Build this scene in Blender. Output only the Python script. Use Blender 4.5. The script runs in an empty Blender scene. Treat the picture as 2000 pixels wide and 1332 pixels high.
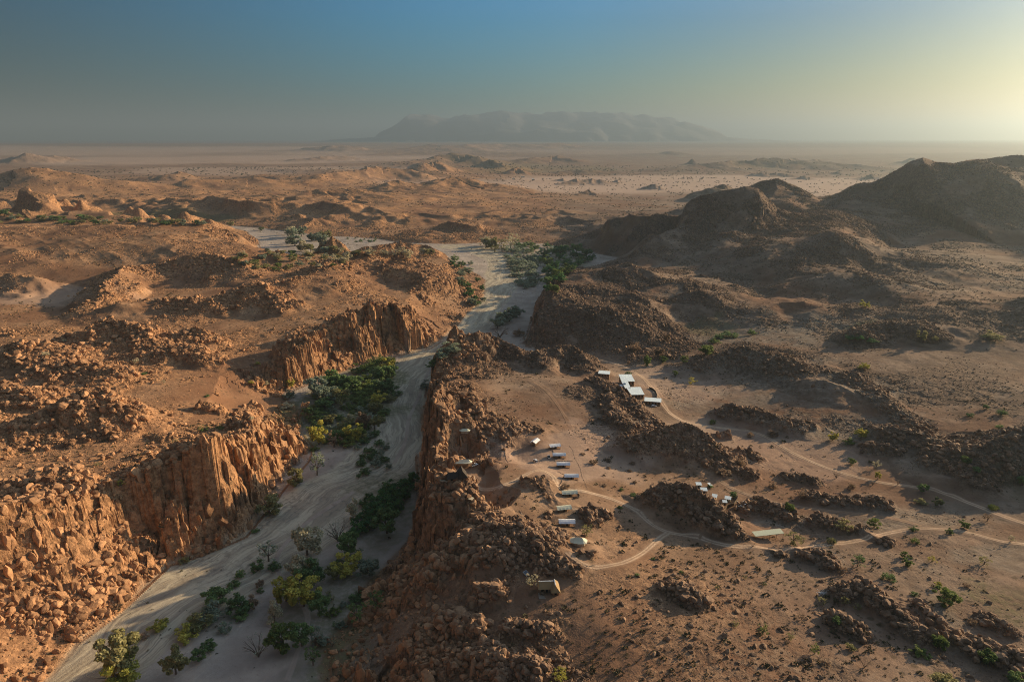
import bpy, bmesh, math, random
import numpy as np
from mathutils import Vector
R = math.radians
sc = bpy.context.scene
COL = sc.collection

# ------------------------------------------------------------------ camera, sky, sun
CAMZ = 240.0
PITCH = 16.47
FPX = 1333.0                        # focal length in pixels of the 2000 px wide photograph
cd = bpy.data.cameras.new('camera'); cam = bpy.data.objects.new('camera', cd); COL.objects.link(cam)
cam.location = (0, 0, CAMZ); cam.rotation_euler = (R(90 - PITCH), 0, 0)
cd.sensor_width = 36; cd.lens = 36 * FPX / 2000; cd.clip_start = 1; cd.clip_end = 200000
sc.camera = cam

SUN_AZ, SUN_EL = 58.0, 15.0         # degrees to the right of the view, degrees up
w = bpy.data.worlds.new('World'); sc.world = w; w.use_nodes = True
nt = w.node_tree; bg = nt.nodes['Background']
sky = nt.nodes.new('ShaderNodeTexSky'); sky.sky_type = 'NISHITA'; sky.sun_disc = False
sky.sun_elevation = R(SUN_EL); sky.sun_rotation = R(SUN_AZ); sky.altitude = 800
sky.air_density = 1.0; sky.dust_density = 1.0; sky.ozone_density = 3.0
hs = nt.nodes.new('ShaderNodeHueSaturation'); hs.inputs['Saturation'].default_value = 1.45
nt.links.new(sky.outputs[0], hs.inputs['Color'])
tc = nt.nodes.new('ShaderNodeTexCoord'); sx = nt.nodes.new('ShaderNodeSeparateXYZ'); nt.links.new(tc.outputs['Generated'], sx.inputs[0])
cr = nt.nodes.new('ShaderNodeValToRGB'); nt.links.new(sx.outputs['Z'], cr.inputs[0])   # sky tint: darkened low down, unseen dome overhead brightened for added fill
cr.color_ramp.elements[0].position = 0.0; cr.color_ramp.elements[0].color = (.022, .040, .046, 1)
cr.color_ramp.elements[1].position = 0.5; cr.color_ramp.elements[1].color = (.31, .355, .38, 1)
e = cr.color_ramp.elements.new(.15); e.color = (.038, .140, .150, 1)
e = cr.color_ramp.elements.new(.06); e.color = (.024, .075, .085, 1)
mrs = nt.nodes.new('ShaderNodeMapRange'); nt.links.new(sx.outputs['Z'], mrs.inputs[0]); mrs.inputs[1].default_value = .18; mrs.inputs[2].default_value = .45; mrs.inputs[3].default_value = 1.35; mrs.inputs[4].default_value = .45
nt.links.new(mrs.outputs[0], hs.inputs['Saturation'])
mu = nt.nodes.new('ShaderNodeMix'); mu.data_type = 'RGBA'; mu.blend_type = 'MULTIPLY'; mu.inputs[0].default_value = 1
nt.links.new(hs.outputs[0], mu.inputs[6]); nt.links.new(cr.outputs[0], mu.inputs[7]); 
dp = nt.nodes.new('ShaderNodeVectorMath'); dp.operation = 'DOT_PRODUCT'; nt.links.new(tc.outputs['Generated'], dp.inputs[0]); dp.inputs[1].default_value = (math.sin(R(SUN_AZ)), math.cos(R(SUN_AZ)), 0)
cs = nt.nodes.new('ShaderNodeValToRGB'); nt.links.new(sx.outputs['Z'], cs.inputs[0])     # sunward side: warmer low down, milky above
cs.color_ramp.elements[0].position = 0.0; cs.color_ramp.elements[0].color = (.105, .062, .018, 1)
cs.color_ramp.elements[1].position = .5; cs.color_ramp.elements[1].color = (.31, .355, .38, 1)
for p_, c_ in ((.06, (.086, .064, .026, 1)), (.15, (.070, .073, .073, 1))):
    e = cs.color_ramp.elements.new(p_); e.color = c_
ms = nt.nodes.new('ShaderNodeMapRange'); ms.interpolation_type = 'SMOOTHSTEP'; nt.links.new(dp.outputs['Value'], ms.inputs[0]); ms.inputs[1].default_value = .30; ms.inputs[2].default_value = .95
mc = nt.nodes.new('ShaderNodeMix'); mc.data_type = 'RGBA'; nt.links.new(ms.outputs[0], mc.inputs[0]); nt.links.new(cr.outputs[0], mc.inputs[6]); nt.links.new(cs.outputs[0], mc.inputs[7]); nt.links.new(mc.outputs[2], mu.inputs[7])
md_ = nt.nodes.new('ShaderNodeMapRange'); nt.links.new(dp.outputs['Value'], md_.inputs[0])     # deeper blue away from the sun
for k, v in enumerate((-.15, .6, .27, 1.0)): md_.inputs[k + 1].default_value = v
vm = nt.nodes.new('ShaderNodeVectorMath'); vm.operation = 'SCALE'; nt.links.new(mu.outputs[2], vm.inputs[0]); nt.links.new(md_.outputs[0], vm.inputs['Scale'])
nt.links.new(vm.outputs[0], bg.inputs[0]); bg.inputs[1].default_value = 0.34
sl = bpy.data.lights.new('sun', 'SUN'); sun = bpy.data.objects.new('sun', sl); COL.objects.link(sun)
sl.energy = 5.0; sl.angle = R(0.6); sl.color = (1.0, 0.74, 0.44)
sd = Vector((math.sin(R(SUN_AZ)) * math.cos(R(SUN_EL)), math.cos(R(SUN_AZ)) * math.cos(R(SUN_EL)), math.sin(R(SUN_EL))))
sun.rotation_euler = sd.to_track_quat('Z', 'Y').to_euler(); sun.location = (300, 300, 400)
sc.view_settings.view_transform = 'Standard'; sc.view_settings.look = 'None'
sc.view_settings.exposure = 1.0; sc.view_settings.gamma = 1.0
sc.render.engine = 'CYCLES'
sc.cycles.volume_bounces = 0; sc.cycles.max_bounces = 5; sc.cycles.diffuse_bounces = 2
sc.cycles.transparent_max_bounces = 8
sc.cycles.use_denoising = True; sc.cycles.denoising_prefilter = 'NONE'; sc.cycles.use_adaptive_sampling = False; sc.cycles.filter_width = 1.1

# ------------------------------------------------------------------ noise
def hsh(ix, iy, s):
    h = (ix.astype(np.int64) * 374761393 + iy.astype(np.int64) * 668265263 + s * 1442695041) & 0xFFFFFFFF
    h = ((h ^ (h >> 13)) * 1274126177) & 0xFFFFFFFF
    h = ((h ^ (h >> 15)) * 2246822519) & 0xFFFFFFFF
    return ((h ^ (h >> 16)) & 0xFFFFFF).astype(np.float32) / float(0xFFFFFF)
def vn(x, y, s):                                     # value noise, -1..1
    ix = np.floor(x); iy = np.floor(y); fx = (x - ix).astype(np.float32); fy = (y - iy).astype(np.float32)
    fx = fx * fx * fx * (fx * (fx * 6 - 15) + 10); fy = fy * fy * fy * (fy * (fy * 6 - 15) + 10)
    a = hsh(ix, iy, s); b = hsh(ix + 1, iy, s); c = hsh(ix, iy + 1, s); d = hsh(ix + 1, iy + 1, s)
    return ((a + (b - a) * fx) * (1 - fy) + (c + (d - c) * fx) * fy) * 2 - 1
def fbm(x, y, wl, octs, s, gain=0.5, spac=None):
    o = np.zeros(x.shape, np.float32); a = 1.0
    for k in range(octs):
        L = wl / 2 ** k
        n = vn((x * .8 + y * .6) / L + 17 * k, (y * .8 - x * .6) / L - 9 * k, s + k)
        if spac is not None: n = n * np.clip((L / spac - 2) / 3, 0, 1)
        o += a * n; a *= gain
    return o
def ridged(x, y, wl, octs, s, spac=None):
    o = np.zeros(x.shape, np.float32); a = 1.0; t = 0
    for k in range(octs):
        L = wl / 2.1 ** k
        n = 1 - 1.6 * np.abs(vn((x * .8 - y * .6) / L + 31 * k, (y * .8 + x * .6) / L, s + k))
        if spac is not None: n = n * np.clip((L / spac - 2) / 3, 0, 1)
        o += a * n; t += a; a *= 0.5
    return o / t
def cells(x, y, s):                                  # nearest, second nearest distance and id value
    ix = np.floor(x); iy = np.floor(y)
    f1 = np.full(x.shape, 9., np.float32); f2 = f1.copy(); v = np.zeros(x.shape, np.float32)
    for dx in (-1, 0, 1):
        for dy in (-1, 0, 1):
            cx = ix + dx; cy = iy + dy
            px = cx + .1 + .8 * hsh(cx, cy, s); py = cy + .1 + .8 * hsh(cx, cy, s + 71)
            d = ((px - x) ** 2 + (py - y) ** 2).astype(np.float32)
            nv = hsh(cx, cy, s + 133)
            closer = d < f1
            f2 = np.where(closer, f1, np.minimum(f2, d)); v = np.where(closer, nv, v); f1 = np.where(closer, d, f1)
    return np.sqrt(f1), np.sqrt(f2), v
def sstep(a, b, x):
    t = np.clip((x - a) / (b - a), 0, 1); return t * t * (3 - 2 * t)

# ------------------------------------------------------------------ pixel <-> world
SP, CP = math.sin(R(PITCH)), math.cos(R(PITCH))
def TT(py):                                          # tangent of depression for a row, on the axis
    v = (py - 666) / FPX; return (SP + v * CP) / (CP - v * SP)
def P(px, py, z):
    u = (px - 1000) / FPX; v = (py - 666) / FPX
    t = (CAMZ - z) / max(SP + v * CP, 1e-4)
    return (u * t, (CP - v * SP) * t)
def pix(x, y, z):
    dz = CAMZ - z
    d = y * CP + dz * SP
    return 1000 + FPX * x / d, 666 + FPX * (dz * CP - y * SP) / d

# base relief: (px, py, height, rockiness, hilliness in m, bank width in m)
CTL = [
 (0,600,27,.25,3,60),(200,605,25,.15,2,60),(400,625,26,.3,3,60),(100,560,24,.1,2,60),(0,690,32,.8,4,60),(200,700,32,.6,3,60),
 (350,745,28,.6,3,60),(480,775,18,.2,2,60),(560,800,6,.1,1,30),(60,790,36,.9,4,50),(300,820,33,.8,4,50),(430,830,28,.5,2,30),
 (0,900,42,.9,4,50),(180,900,40,.9,4,40),(300,900,40,.6,2,22),(360,1000,46,.8,2,16),(450,960,46,.9,2,20),(540,900,42,.8,2,26),
 (0,1020,46,.9,3,60),(150,1030,46,1,3,55),(250,1060,46,.9,2,36),(100,1150,44,1,2,75),(0,1150,44,1,2,75),(-150,1150,50,1,3,60),(-250,1330,50,1,4,60),(60,1220,40,1,2,70),
 (550,690,26,.6,3,40),(640,730,14,.8,3,30),(700,640,30,.8,3,34),(780,640,34,.9,3,24),(850,620,28,.6,2,40),(890,580,20,.5,2,60),
 (600,620,32,.5,4,60),(500,640,28,.4,3,60),(700,560,34,.5,4,70),(850,550,26,.6,3,70),(560,540,30,.4,3,60),(420,540,24,.3,3,60),
 (0,520,28,.2,3,90),(200,510,32,.2,3,90),(380,490,36,.3,3,70),(100,470,38,.2,3,90),(300,460,40,.2,3,80),(460,480,26,.5,2,40),
 (-300,600,35,.3,6,90),(-300,480,40,.3,6,90),
 # beyond the wash
 (0,405,40,.7,18,120),(200,405,40,.7,16,120),(400,425,30,.4,16,120),(500,435,26,.4,14,120),(620,445,26,.4,12,100),(800,450,26,.4,10,100),
 (950,455,20,.4,10,90),(1000,430,24,.3,10,100),(1100,450,26,.4,10,90),(900,400,26,.25,12,100),(700,390,30,.35,22,100),(500,390,30,.35,20,100),
 (350,380,24,.4,16,100),(1050,400,22,.2,7,100),(1200,400,22,.2,6,100),(850,365,20,.25,16,100),(650,350,18,.3,24,100),(1000,365,10,.1,5,100),
 (0,360,12,.1,4,100),(250,340,8,.05,3,100),(450,345,10,.15,8,100),(600,320,6,.1,6,100),(800,330,8,.2,20,100),(950,330,6,.2,18,100),
 (0,315,4,.05,3,100),(300,310,2,0,2,100),(600,300,2,.05,4,100),(900,300,4,.2,14,100),(1150,300,4,.1,6,100),(1100,330,4,.1,5,100),
 (1250,380,4,.03,1,100),(1300,350,2,.0,1,100),(1150,370,3,.03,1,100),(1500,350,2,.0,1,100),(1700,360,2,.0,1,100),(1400,320,2,.05,3,100),(1700,310,6,.05,4,100),(2000,300,14,.05,4,100),
 (0,285,4,0,3,100),(500,285,2,0,3,100),(1000,285,4,0,6,100),(1500,285,10,0,6,100),(2000,280,40,0,8,100),
 (1350,400,12,.1,3,100),(1550,400,30,.3,5,100),(1700,410,50,.5,8,100),(1950,420,60,.6,10,100),(2300,450,60,.5,10,100),
 # right of the river
 (1100,480,16,.4,5,80),(1250,480,28,.5,6,80),(1400,520,34,.5,8,80),(1550,480,40,.5,8,80),(1600,560,34,.4,6,80),(1800,560,46,.5,8,80),(2000,560,55,.5,10,80),
 (1050,600,22,.8,3,40),(1150,560,26,.7,4,50),(1250,560,28,.5,4,60),(1350,600,26,.4,4,60),(1500,620,26,.5,4,60),(1700,630,34,.5,4,60),(1900,630,42,.5,5,60),
 (1060,665,6,.9,2,30),(1180,680,10,.7,1,30),(1040,690,3,.1,1,30),(1130,700,8,.05,.6,40),(1300,680,15,.3,1,40),(1250,720,14,.05,.6,40),(1380,720,18,.2,1.5,60),
 (1450,700,24,.8,3,60),(1600,720,28,.7,3,60),(1800,720,34,.4,4,60),(2000,720,38,.2,4,60),(1400,780,20,.35,2,60),(1350,830,20,.15,1,60),(1500,850,22,.2,1,60),
 (1600,800,26,.6,2.5,60),(1750,820,30,.6,3,60),(1900,830,34,.4,3,60),(2050,850,38,.6,3,60),(1700,920,26,.15,1,60),(1900,950,30,.1,1.5,60),(2100,1050,34,.1,1.5,60),
 (1500,950,27,.25,1.5,60),(1400,930,27,.2,1,60),(1550,1010,29,.35,1.5,60),(1750,1000,30,.3,2,60),
 (870,700,26,1,3,20),(950,720,30,.9,2,30),(1050,730,27,.6,2,40),(1150,770,30,.7,2,40),(1230,830,32,.6,2,40),(1000,770,32,.4,2,30),(1100,820,32,.28,1,40),
 (860,770,38,1,2,16),(950,800,36,.7,2,30),(870,840,40,1,2,16),(950,880,36,.3,1,30),(1050,880,34,.22,.5,40),(1180,900,30,.22,.8,40),(1280,930,28,.1,1,40),
 (880,920,38,.9,1,14),(960,940,38,.2,1,30),(1100,940,35,.28,.5,40),(870,1000,38,1,2,20),(1000,980,38,.35,1.5,40),(1100,1000,37,.32,.8,40),(1200,1000,34,.25,1,40),(1300,1020,30,.2,1,40),
 (900,1060,34,1,2,40),(1020,1080,40,.7,2,40),(1120,1060,40,.15,.6,40),(1150,1120,42,.25,1,40),(1070,1140,40,.3,1,40),(1250,1080,36,.28,1.2,60),(1450,1080,34,.28,1.2,60),(1700,1080,33,.2,2,60),(2000,1100,35,.2,2,60),
 (820,1080,22,.9,2,50),(760,1160,14,.9,2,60),(850,1200,24,.85,2.5,80),(960,1180,34,.6,2,80),(1060,1230,39,.6,2,80),(1180,1220,43,.25,1.5,80),(1350,1200,43,.34,1.5,80),(1600,1180,38,.25,2,80),(1900,1200,38,.2,2,80),
 (700,1260,9,.8,1.5,60),(800,1310,18,.9,2.5,80),(930,1310,30,.85,2.5,80),(1080,1320,38,.8,2.5,80),(1250,1320,44,.3,2,80),(1500,1310,44,.34,2,80),(1750,1300,40,.4,2,80),(2000,1300,40,.3,2,80),(2300,1250,42,.3,3,80),
 (700,1400,10,.8,2,60),(1000,1450,36,.8,3,60),(1500,1450,44,.3,3,60),(0,1450,40,1,3,60),
]
A_SC, L_SC = 1.0, 1.1
CTL = [(a, b, c, min(.85, d * 1.7) if (365 <= b <= 462 and a < 1060) else d, e, f) for a, b, c, d, e, f in CTL]
CTL = [(a, b, c, d, e, 300 if b <= 462 and f >= 80 else f) for a, b, c, d, e, f in CTL]
_c = []
for (px, py, z, rk, hl, bw) in CTL:
    x, y = P(px, py, z); _c.append((math.atan2(x, y), math.log(math.hypot(x, y)), z, rk, hl, bw))
_c = np.array(_c, np.float32)
_n = len(_c)
def _kern(d2): return np.where(d2 > 1e-12, d2 * np.log(d2 + 1e-12), 0)
_A = np.zeros((_n + 3, _n + 3)); _dx = (_c[:, None, 0] - _c[None, :, 0]) * A_SC; _dy = (_c[:, None, 1] - _c[None, :, 1]) * L_SC
_A[:_n, :_n] = _kern((_dx ** 2 + _dy ** 2).astype(float)) + np.eye(_n) * 4e-4
_A[:_n, _n] = 1; _A[:_n, _n + 1] = _c[:, 0]; _A[:_n, _n + 2] = _c[:, 1]; _A[_n:, :_n] = _A[:_n, _n:].T
_w = np.linalg.solve(_A, np.r_[_c[:, 2].astype(float), 0, 0, 0])
def tps(az, lf):                                     # thin plate through the control heights
    l = np.clip(lf, _c[:, 1].min(), _c[:, 1].max()); a = np.clip(az, -.9, .9)
    o = _w[_n] + _w[_n + 1] * a + _w[_n + 2] * l
    for k in range(_n): o = o + _w[k] * _kern(((a - _c[k, 0]) * A_SC) ** 2 + ((l - _c[k, 1]) * L_SC) ** 2)
    return np.clip(o, -6, 75).astype(np.float32)
def base(az, lf):
    num = np.zeros(az.shape + (4,), np.float32); den = np.zeros(az.shape, np.float32)
    for k in range(len(_c)):
        d2 = (np.abs(az - _c[k, 0]) * A_SC) ** 2 + ((lf - _c[k, 1]) * L_SC) ** 2 + 2e-4
        wgt = 1.0 / (d2 ** 2.2)
        den += wgt; num += wgt[..., None] * _c[k, 2:6]
    o = num / den[..., None]; o[..., 0] = tps(az, lf); return o

# valley floor outlines in pixels at river level
VALLEY = [
 [(90,1332),(150,1262),(235,1195),(330,1108),(400,1085),(480,1050),(520,1000),(560,950),(600,905),(612,880),(590,850),(600,820),(585,790),(560,770),(620,745),(690,718),(760,700),(840,682),(870,662),(905,620),(950,570),(945,548),(905,520),(855,503),
  (780,502),(700,505),(640,515),(560,528),(500,520),(450,500),(510,488),(500,470),(480,452),(430,442),(340,436),(250,432),(100,436),(-60,436),(-60,420),(100,424),(250,427),(400,436),(520,448),(640,462),(720,466),(800,476),(900,477),(1000,472),(1060,478),(1150,492),(1240,512),
  (1180,520),(1120,530),(1085,552),(1060,585),(1040,620),(1030,655),(1010,676),(1060,694),(1020,700),(960,690),(900,682),(868,690),(850,712),(838,745),(828,800),(822,850),(815,900),(822,960),(820,1010),(800,1060),(750,1110),(700,1150),(690,1200),(640,1260),(640,1332),(640,1480),(-60,1480)],
]
VALLEY_W = [np.array([P(px, py, 0) for px, py in poly]) for poly in VALLEY]
def poly_sdf(X, Y, poly):                            # negative inside
    d = np.full(X.shape, 1e12, np.float32); ins = np.zeros(X.shape, bool)
    n = len(poly)
    for i in range(n):
        ax, ay = poly[i]; bx, by = poly[(i + 1) % n]
        ex, ey = bx - ax, by - ay; L2 = ex * ex + ey * ey + 1e-9
        t = np.clip(((X - ax) * ex + (Y - ay) * ey) / L2, 0, 1)
        d = np.minimum(d, (X - ax - t * ex) ** 2 + (Y - ay - t * ey) ** 2)
        c = ((ay > Y) != (by > Y))
        if ey != 0: ins ^= c & (X < ax + (Y - ay) / ey * ex)
    d = np.sqrt(d); return np.where(ins, -d, d)

# crests: ([(px, row of crest, row of the ground below it)], half width m, rockiness, exponent)
HILLS = [
 # right-hand mountains
 ([(1600,400,440),(1650,388,436),(1690,382,432),(1740,358,430),(1775,334,430),(1800,318,430),(1830,310,430),(1860,318,430),(1885,322,430),(1930,310,430),(1975,304,430),(2060,315,430),(2200,345,440),(2500,330,450)],350,.75,1.0),
 ([(1640,410,450),(1600,450,490),(1560,495,530)],130,.6,1.3),
 ([(1240,450,490),(1300,424,488),(1350,395,485),(1385,378,483),(1430,367,480),(1465,370,478),(1500,392,478),(1540,412,478)],200,.8,.95),
 ([(1465,362,425),(1505,350,425),(1530,358,425),(1560,374,425),(1590,392,425)],240,.6,1.1),
 ([(1380,368,392),(1412,360,390),(1425,364,390)],120,.6,1.2),
 ([(1060,460,485),(1120,445,480),(1190,432,478),(1260,420,472)],260,.6,1.2),([(1560,470,520),(1650,455,520)],200,.5,1.2),
 ([(1120,545,575),(1160,528,562),(1210,520,560),(1280,532,565)],150,.7,1.3),
 ([(1060,592,625),(1085,573,620),(1110,585,625),(1130,592,628)],60,.9,1.2),([(1130,600,635),(1180,603,642),(1220,620,655),(1240,640,665),(1260,665,680)],75,1,1.1),([(1230,575,610),(1270,590,620)],70,.8,1.3),
 ([(1690,640,668),(1720,635,660),(1760,638,660),(1790,642,662),(1820,655,668)],45,1,.8),([(1640,535,575),(1700,540,575),(1760,560,590)],120,.6,1.2),
 ([(1850,600,625),(1950,590,620),(2050,580,620)],120,.4,1.3),([(1500,600,620),(1580,590,615)],90,.5,1.2),([(1380,570,600),(1420,575,600)],90,.5,1.2),
 ([(1900,880,915),(1940,860,910),(1990,838,900),(2060,835,900)],62,1,1.0),
 ([(1380,700,720),(1450,680,712),(1500,690,715),(1560,710,728)],55,.9,1.1),([(1590,745,765),(1620,748,770),(1660,768,780)],35,.5,1.1),([(1670,735,745),(1720,780,790),(1800,832,840)],26,.9,1.1),
 ([(1430,795,812),(1480,805,825),(1560,825,840)],26,1,1.0),([(1740,835,855),(1790,845,868),(1840,868,885)],28,1,1.0),([(1700,868,880),(1740,872,886)],16,1,1.0),
 ([(1268,850,880),(1300,838,880),(1325,826,878),(1345,832,882),(1375,858,893),(1400,885,902)],40,1,1.0),
 ([(1430,882,893),(1460,878,894),(1475,888,898)],13,1,1.0),([(1380,850,858),(1420,850,858)],8,1,1.0),
 ([(1290,955,990),(1330,946,998),(1355,958,1010),(1390,985,1028),(1420,1008,1038),(1450,1040,1054)],27,1,.95),
 ([(1455,985,995),(1490,978,992),(1530,1002,1012)],14,1,1.0),([(1545,925,935),(1590,935,945)],11,1,1.0),([(1590,965,975),(1650,975,984),(1720,978,990)],14,1,1.0),([(1440,915,925),(1470,925,935)],8,1,1.),
 ([(1555,1070,1080),(1590,1078,1092),(1615,1095,1103)],12,1,1.0),([(1505,1070,1078),(1525,1078,1086)],6,1,1),([(1600,1010,1022),(1640,1022,1034)],12,1,1),([(1685,1035,1042),(1730,1055,1060)],8,1,1),
 ([(1650,1150,1165),(1690,1145,1162),(1720,1170,1190),(1760,1200,1222),(1790,1230,1242)],12,1,1.0),([(1630,1200,1212),(1660,1215,1232),(1680,1232,1240)],10,1,1.0),
 ([(1785,1180,1190),(1820,1208,1222),(1860,1240,1248)],11,.8,1.0),([(1930,1260,1275),(1980,1275,1295),(2010,1300,1310)],16,1,1),([(1310,1140,1155),(1335,1145,1165),(1360,1165,1180)],11,1,1),([(1925,1205,1212),(1970,1225,1235)],9,.7,1),
 # ridges of the near plateau
 ([(1055,695,722),(1085,678,718),(1110,676,718),(1135,695,724),(1150,712,730)],30,1,.9),
 ([(1160,744,752),(1190,752,764),(1225,781,796),(1262,810,822),(1300,840,850)],22,.95,1.1),([(1190,779,790),(1210,819,830),(1240,842,850)],16,.95,1.0),
 ([(862,700,716),(885,676,710),(915,660,704),(950,658,702),(985,672,706),(1012,686,712)],30,1,.9),
 ([(835,790,830),(850,762,808),(880,765,805),(905,795,822),(950,815,838),(1000,828,846),(1025,838,850)],26,1,1.0),([(828,840,866),(860,818,850),(900,830,855)],22,1,1.0),
 ([(830,880,905),(860,845,880),(890,850,885),(915,875,895),(918,890,903)],22,1,.9),([(825,930,950),(850,895,930),(880,908,935)],16,1,.9),
 ([(822,985,1005),(850,950,985),(880,945,980),(905,955,990),(912,975,1000)],24,1,.9),([(1030,940,950),(1070,940,950),(1090,970,982)],8,.8,1.1),
 ([(850,1075,1090),(900,1058,1078),(960,1035,1065),(1010,1028,1062),(1050,1048,1072),(1068,1075,1092)],28,1,1.0),
 ([(1090,1000,1010),(1130,990,1003),(1150,1010,1018)],10,1,1),([(1160,990,1000),(1180,1000,1008)],8,1,1),
 ([(940,1145,1170),(970,1150,1172)],9,1,.8),([(1000,1215,1230),(1050,1225,1240)],7,1,.8),([(950,1270,1290),(975,1280,1300)],9,1,.8),([(1010,1300,1325),(1040,1290,1320)],9,1,.8),
 ([(720,1130,1145),(800,1105,1125),(880,1080,1100)],20,1,1.2),([(880,1200,1215),(930,1215,1232)],9,1,.8),
 # left cliffs
 ([(330,925,955),(372,895,940),(400,868,925),(450,860,912),(495,848,895),(530,845,882),(560,815,845),(590,800,825)],40,1,.75),([(490,812,840),(540,815,845)],20,1,1),
 ([(190,955,990),(240,952,995),(275,962,1000)],22,1,.8),([(0,1000,1045),(60,985,1040),(120,1000,1040)],34,1,.9),([(20,950,975),(120,930,965)],25,1,1.0),
 ([(600,690,715),(560,700,725),(530,720,735)],30,.9,1.2),([(575,662,692),(600,652,690),(640,658,692),(655,668,698)],26,1,.7),
 ([(660,640,665),(690,608,655),(735,577,642),(770,590,650),(800,605,655)],44,1,.75),([(800,595,625),(830,588,632),(850,615,650),(858,635,660)],34,1,.75),
 ([(600,538,560),(650,512,548),(720,492,535),(780,500,535),(830,525,550),(880,552,575)],110,.7,1.2),([(540,560,580),(600,545,570)],80,.6,1.2),([(760,520,545),(850,545,568)],40,1,1.2),
 ([(435,586,606),(470,566,600),(505,559,596),(530,572,598),(545,590,604)],44,1,1.0),([(345,592,608),(380,582,608),(410,590,610)],40,.9,1.1),
 ([(200,604,616),(250,590,614),(290,598,616),(330,612,622)],60,.4,1.2),([(130,668,682),(165,645,678),(205,628,672),(245,634,674),(285,655,682),(330,676,692)],44,1,1.05),([(355,660,674),(388,648,674),(415,660,676)],22,1,.8),([(330,690,704),(380,685,702),(410,700,712)],22,1,1),
 ([(95,815,835),(130,790,828),(165,773,824),(200,772,824),(230,790,828)],38,1,1.0),([(0,690,712),(60,672,708),(110,690,712)],45,1,1.1),([(90,720,738),(160,712,735),(220,730,745)],30,1,1.1),([(490,775,785),(480,800,812)],14,.9,1),([(0,760,785),(60,765,790)],30,.9,1.1),([(400,795,805),(430,798,808)],10,1,1),
 ([(300,525,545),(350,508,538),(385,500,535),(430,505,538),(480,522,545)],72,.9,1.1),([(240,520,545),(225,540,572),(190,575,600)],52,.6,1.1),([(0,530,560),(60,545,570)],60,.3,1.1),
 ([(-60,455,490),(0,450,488),(100,446,484),(200,443,482),(300,441,480),(400,443,480),(450,450,480)],330,.25,1.2),([(425,452,482),(460,452,480),(490,465,484),(512,484,492)],50,.9,.9),([(330,470,495),(420,480,505)],130,.3,1.2),
 # beyond the wash, left
 ([(-60,395,420),(0,388,418),(50,364,414),(95,356,412),(150,364,412),(210,362,410),(250,352,406),(300,362,406),(340,376,408),(380,392,412)],330,.8,1.25),
 ([(-60,360,378),(0,348,376),(50,332,374),(100,331,374),(140,345,376)],420,.2,1.1),([(20,310,320),(48,299,320),(65,304,320)],300,.6,1.),([(85,306,318),(110,301,318),(130,308,318)],300,.6,1.),([(-40,262,276),(0,258,276),(30,263,276)],4200,.3,1.),
 ([(340,342,352),(350,335,350)],150,.6,1.),([(350,360,370),(385,350,369),(440,352,367),(500,348,365),(540,356,366)],260,.5,1.1),([(300,345,352),(330,340,352)],140,.6,1.),
 ([(420,405,430),(480,398,428),(540,402,428)],230,.4,1.1),([(480,425,446),(530,416,442),(570,428,446)],140,.4,1.1),([(570,446,466),(610,430,460),(680,424,458),(760,416,456),(830,420,456),(870,440,458)],230,.5,1.2),
 ([(540,400,420),(600,392,416),(660,398,418)],200,.4,1.1),([(620,345,362),(640,338,360),(700,330,356),(735,322,353),(760,328,353),(800,332,353)],220,.5,1.),([(600,375,392),(680,372,390),(740,380,392)],200,.4,1.1),
 ([(700,340,352),(712,334,351)],110,.6,1.),([(745,340,352),(765,334,350),(790,342,352)],130,.6,1.),([(820,330,343),(850,318,340),(870,328,342)],170,.6,1.),([(850,362,374),(880,350,370),(905,348,370),(960,356,370),(985,364,373)],180,.7,.9),([(760,362,374),(775,356,372)],110,.7,1.),
 ([(790,318,328),(850,304,324),(880,299,323),(920,303,323),(945,320,327)],420,.5,1.),([(945,322,332),(957,310,331),(985,326,334)],190,.8,1.),([(1000,330,342),(1010,326,341),(1030,336,343)],110,.8,1.),([(1040,312,321),(1090,305,319),(1130,318,322)],380,.5,1.),
 ([(780,292,300),(845,283,299),(880,285,299),(930,281,297),(1000,283,297),(1080,280,296),(1130,284,296),(1200,292,297)],900,.3,1.),([(570,293,300),(630,286,300),(655,283,300),(700,288,300),(720,294,300)],700,.4,1.),([(740,292,297),(770,293,297)],400,.3,1.),
 ([(590,310,316),(660,304,314)],300,.3,1.),([(730,420,440),(740,415,440)],10,.1,1.),
 # pink plain islands
 ([(1108,356,362),(1130,348,361),(1170,350,361),(1195,356,361)],75,.8,.8),([(1135,378,381),(1148,370,380),(1158,377,381)],36,.9,.9),([(1197,355,358),(1205,350,358),(1212,355,358)],45,.9,.8),([(1255,366,371),(1272,358,371),(1285,362,371)],48,.9,.8),([(1090,352,356),(1100,350,356)],40,.8,1.),([(1002,360,366),(1012,358,366)],40,.8,1.),
 ([(1345,318,323),(1353,311,323),(1362,318,323)],110,.8,1.),([(1300,328,335),(1360,322,334),(1420,316,332),(1455,314,331),(1490,308,330),(1520,310,330),(1560,316,331),(1620,318,331),(1680,322,332),(1720,327,333)],330,.5,1.),([(1530,313,325),(1545,308,324),(1570,314,325),(1600,310,323),(1620,316,324)],260,.6,1.),
 ([(1470,340,345),(1485,336,345),(1500,338,345),(1520,338,345),(1535,334,345),(1550,340,345)],70,.8,1.),([(1550,346,351),(1570,342,351),(1585,346,351)],60,.8,1.),([(1685,345,351),(1702,339,351),(1725,346,351)],90,.8,1.),([(1765,318,323),(1782,306,322),(1800,316,323)],170,.7,1.),([(1600,338,341),(1640,335,341)],60,.6,1.),
 ([(1100,334,340),(1150,330,340),(1200,336,340)],150,.4,1.),([(1280,300,306),(1310,296,306)],500,.3,1.),
]
HILLS = [(p, (w * .74 if (w <= 62 and p[0][0] > 1155) else w), rk, ex) for p, w, rk, ex in HILLS]
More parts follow.
